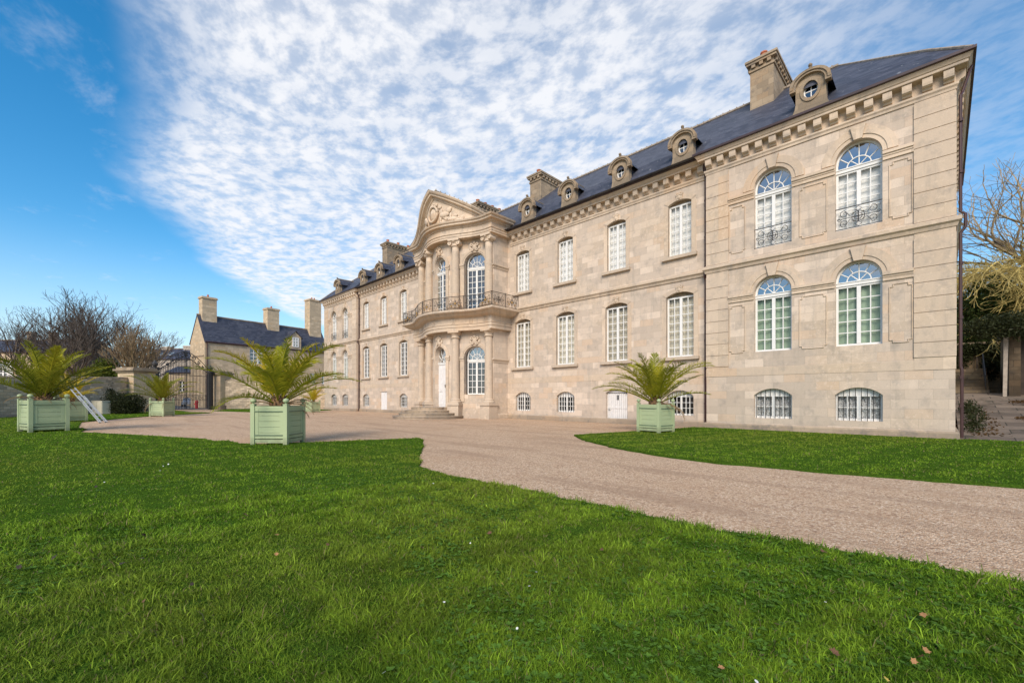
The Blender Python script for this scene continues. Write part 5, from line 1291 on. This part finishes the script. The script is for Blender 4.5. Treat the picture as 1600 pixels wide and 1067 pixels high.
cp = empty('corner_plant', 'small dark leafy plant at the foot of the mansion corner beside the path', 'plant', (1.0, 25.5, .3))
leafcloud('foliage', BUSHM, cp, [(-.1, 0, .2, .35, .9, .4), (.0, 1.5, .4, .4, .8, .5), (-.15, 3.2, .55, .4, 1.0, .6), (-.15, -1.4, .05, .3, .8, .25)], 1700, .055, 72)
m = MB(); m.tube([(0, 0, -.3), (0, 0, .5)], .03, 5); m.build('stem', BARK, cp)
LITM = leaf_mat('litter_leaves', (.045, .028, .012), (.12, .065, .025), .8, .1)
lt = leafcloud('leaf_litter', LITM, None, [(1.1, 24+i*.9, .12+i*.11, .75, .8, .10) for i in range(12)]+[(2.6, 27, .68, .5, 1.2, .06), (3.2, 32, 1.3, .9, 1.5, .08)], 5000, .06, 61); lt['kind'] = 'stuff'; lt['label'] = 'dead leaves drifted along the path beside the mansion'; lt['category'] = 'leaves'
# the big spreading tree, its trunk just outside the view
rn = random.Random(4); a, b, lo_ = MB(), MB(), MB()
PC = dict(wig=.12, up=.03, rmin=.011, tr=3, max=7, kids=[6, 4, 3, 3, 3, 2, 2], ang=(.35, .85), len=(.6, .84))
grow((a, b), Vector((0, 0, -.5)), Vector((-.05, 0, 1)).normalized(), 6.2, .42, 0, rn, PC)
PD = dict(wig=.16, up=-.02, rmin=.012, tr=0, max=3, kids=[3, 3, 2], ang=(.3, .8), len=(.55, .8))
for i in range(46):
    az = A+PI+rn.uniform(-.95, .95); z0 = rn.uniform(3.6, 7.5); L_ = rn.uniform(5.0, 8.5); e = R(rn.uniform(15, 45)); pts = []; q = Vector((0, 0, z0)); n = 12
    for k in range(n+1):
        pts.append(q.copy()); ee = e-R(75)*(k/n)**1.3; dr = Vector((math.cos(az)*math.cos(ee), math.sin(az)*math.cos(ee), math.sin(ee)))
        q = q+dr*L_/n+Vector((rn.gauss(0, .05), rn.gauss(0, .05), rn.gauss(0, .05)))
        if k >= 3:
            for j in range(3): grow((lo_, lo_), pts[-1], (dr+Vector((rn.gauss(0, .6), rn.gauss(0, .6), rn.gauss(-.15, .5)))).normalized(), rn.uniform(.6, 1.3), .018, 1, rn, PD)
    lo_.tube(pts, [.075*(1-.8*k/n)+.01 for k in range(n+1)], 5, cap=False)
bt = empty('spreading_tree', 'large bare tree with drooping branches painted sunlit gold at the right edge beside the mansion', 'tree', W(1648, 31, 2.2))
a.build('trunk', BARK, bt, fix=False); b.build('crown', plain_mat('crown_twigs', (.27, .20, .11), .9, .35, 2), bt, fix=False); lo_.build('lower_branches', SUNTW, bt, fix=False)
zt = max(v[2] for v in b.v); bt.scale = (1.2, 1.2, (20.5-2.2)/zt)

# ================================================================== sky and light
wd = bpy.data.worlds.new('World'); sc.world = wd; wd.use_nodes = True; t = wd.node_tree
bg = t.nodes['Background']
SUN_EL, SUN_DIR = R(38), Vector((.52, -.85, 0)).normalized()      # where the light comes from
sky = nd(t, 'ShaderNodeTexSky', sky_type='NISHITA'); sky.sun_disc = False; sky.sun_elevation = SUN_EL
sky.sun_rotation = math.atan2(SUN_DIR.x, SUN_DIR.y); sky.air_density = 1.0; sky.dust_density = .6; sky.ozone_density = 2.0
g = nd(t, 'ShaderNodeTexCoord').outputs['Generated']; s = nd(t, 'ShaderNodeSeparateXYZ', {0: g})
zc_ = mth(t, 'MAXIMUM', s.outputs[2], .02)
u = mth(t, 'DIVIDE', s.outputs[0], zc_); v = mth(t, 'DIVIDE', s.outputs[1], zc_)
P = nd(t, 'ShaderNodeCombineXYZ', {0: u, 1: v, 2: 0.0}).outputs[0]
warp = nd(t, 'ShaderNodeVectorMath', {0: noise(t, P, 1.1, 3, .5, 1), 1: (.5,.5,.5)}, operation='SUBTRACT').outputs[0]
Pw = nd(t, 'ShaderNodeVectorMath', {0: P, 1: nd(t, 'ShaderNodeVectorMath', {0: warp, 3: .22}, operation='SCALE').outputs[0]}, operation='ADD').outputs[0]
big = noise(t, Pw, .9, 4, .5)
edge = mth(t, 'ADD', .12, mth(t, 'MULTIPLY', .10, mth(t, 'POWER', mth(t, 'ADD', u, 1.4), 2.0)))
dist = mth(t, 'ADD', mth(t, 'SUBTRACT', v, edge), mth(t, 'MULTIPLY', mth(t, 'SUBTRACT', big, .5), .55))
m1 = sstep(t, dist, -.10, .24)
m1 = mth(t, 'MULTIPLY', m1, mth(t, 'SUBTRACT', 1.0, mth(t, 'MULTIPLY', sstep(t, mth(t, 'ADD', u, mth(t, 'MULTIPLY', big, .9)), -.35, .65), .72)))
m1 = mth(t, 'MULTIPLY', m1, mth(t, 'SUBTRACT', 1.0, mth(t, 'MULTIPLY', sstep(t, v, 2.0, 4.5), .6)))
rot = nd(t, 'ShaderNodeMapping', {'Vector': Pw, 'Rotation': (0, 0, R(38)), 'Scale': (8.0, 10.0, 1)}).outputs[0]
cl = noise(t, rot, 1.25, 6, .60)
rot2 = nd(t, 'ShaderNodeMapping', {'Vector': Pw, 'Rotation': (0, 0, R(38)), 'Scale': (1.6, 2.8, 1)}).outputs[0]
st_ = noise(t, rot2, 1.0, 4, .6)
den = mth(t, 'ADD', mth(t, 'MULTIPLY', sstep(t, cl, .34, .63), .72), mth(t, 'MULTIPLY', sstep(t, st_, .33, .68), .36), clamp=True)
cov = mth(t, 'MULTIPLY', m1, mth(t, 'ADD', .36, mth(t, 'MULTIPLY', den, .66)), clamp=True)
back = mth(t, 'MULTIPLY', mth(t, 'SUBTRACT', 1.0, sstep(t, v, -2.2, -.4)), mth(t, 'MULTIPLY', sstep(t, noise(t, Pw, 1.6, 5, .6), .40, .62), .85))
cov = mth(t, 'MAXIMUM', cov, back)
wisp = mth(t, 'MULTIPLY', sstep(t, noise(t, rot2, 1.3, 6, .65), .55, .85), .35)
hz = mth(t, 'MULTIPLY', mth(t, 'SUBTRACT', 1.0, sstep(t, s.outputs[2], .0, .30)), .62)
cov = mth(t, 'MAXIMUM', cov, wisp)
skyc = nd(t, 'ShaderNodeHueSaturation', {'Hue': .492, 'Saturation': 1.42, 'Value': 1.6, 'Color': sky.outputs[0]}).outputs[0]
skyc = mix(t, hz, skyc, (5.6, 6.9, 8.2, 1))
fin = mix(t, mth(t, 'MULTIPLY', cov, .93), skyc, (8.0, 8.05, 8.3, 1))
t.links.new(fin, bg.inputs[0]); bg.inputs[1].default_value = .10
ld = bpy.data.lights.new('sun', 'SUN'); ld.energy = 3.3; ld.angle = R(26); ld.color = (1.0, .88, .74)
lo = bpy.data.objects.new('sun', ld); C.objects.link(lo)
dv = Vector((SUN_DIR.x*math.cos(SUN_EL), SUN_DIR.y*math.cos(SUN_EL), math.sin(SUN_EL)))
lo.rotation_euler = dv.to_track_quat('Z', 'Y').to_euler(); lo.location = (0, -10, 40)
sc.view_settings.view_transform = 'Standard'; sc.view_settings.look = 'None'; sc.view_settings.exposure = 0.3; sc.view_settings.gamma = 1
sc.cycles.max_bounces = 6; sc.cycles.transparent_max_bounces = 12; sc.cycles.use_denoising = True
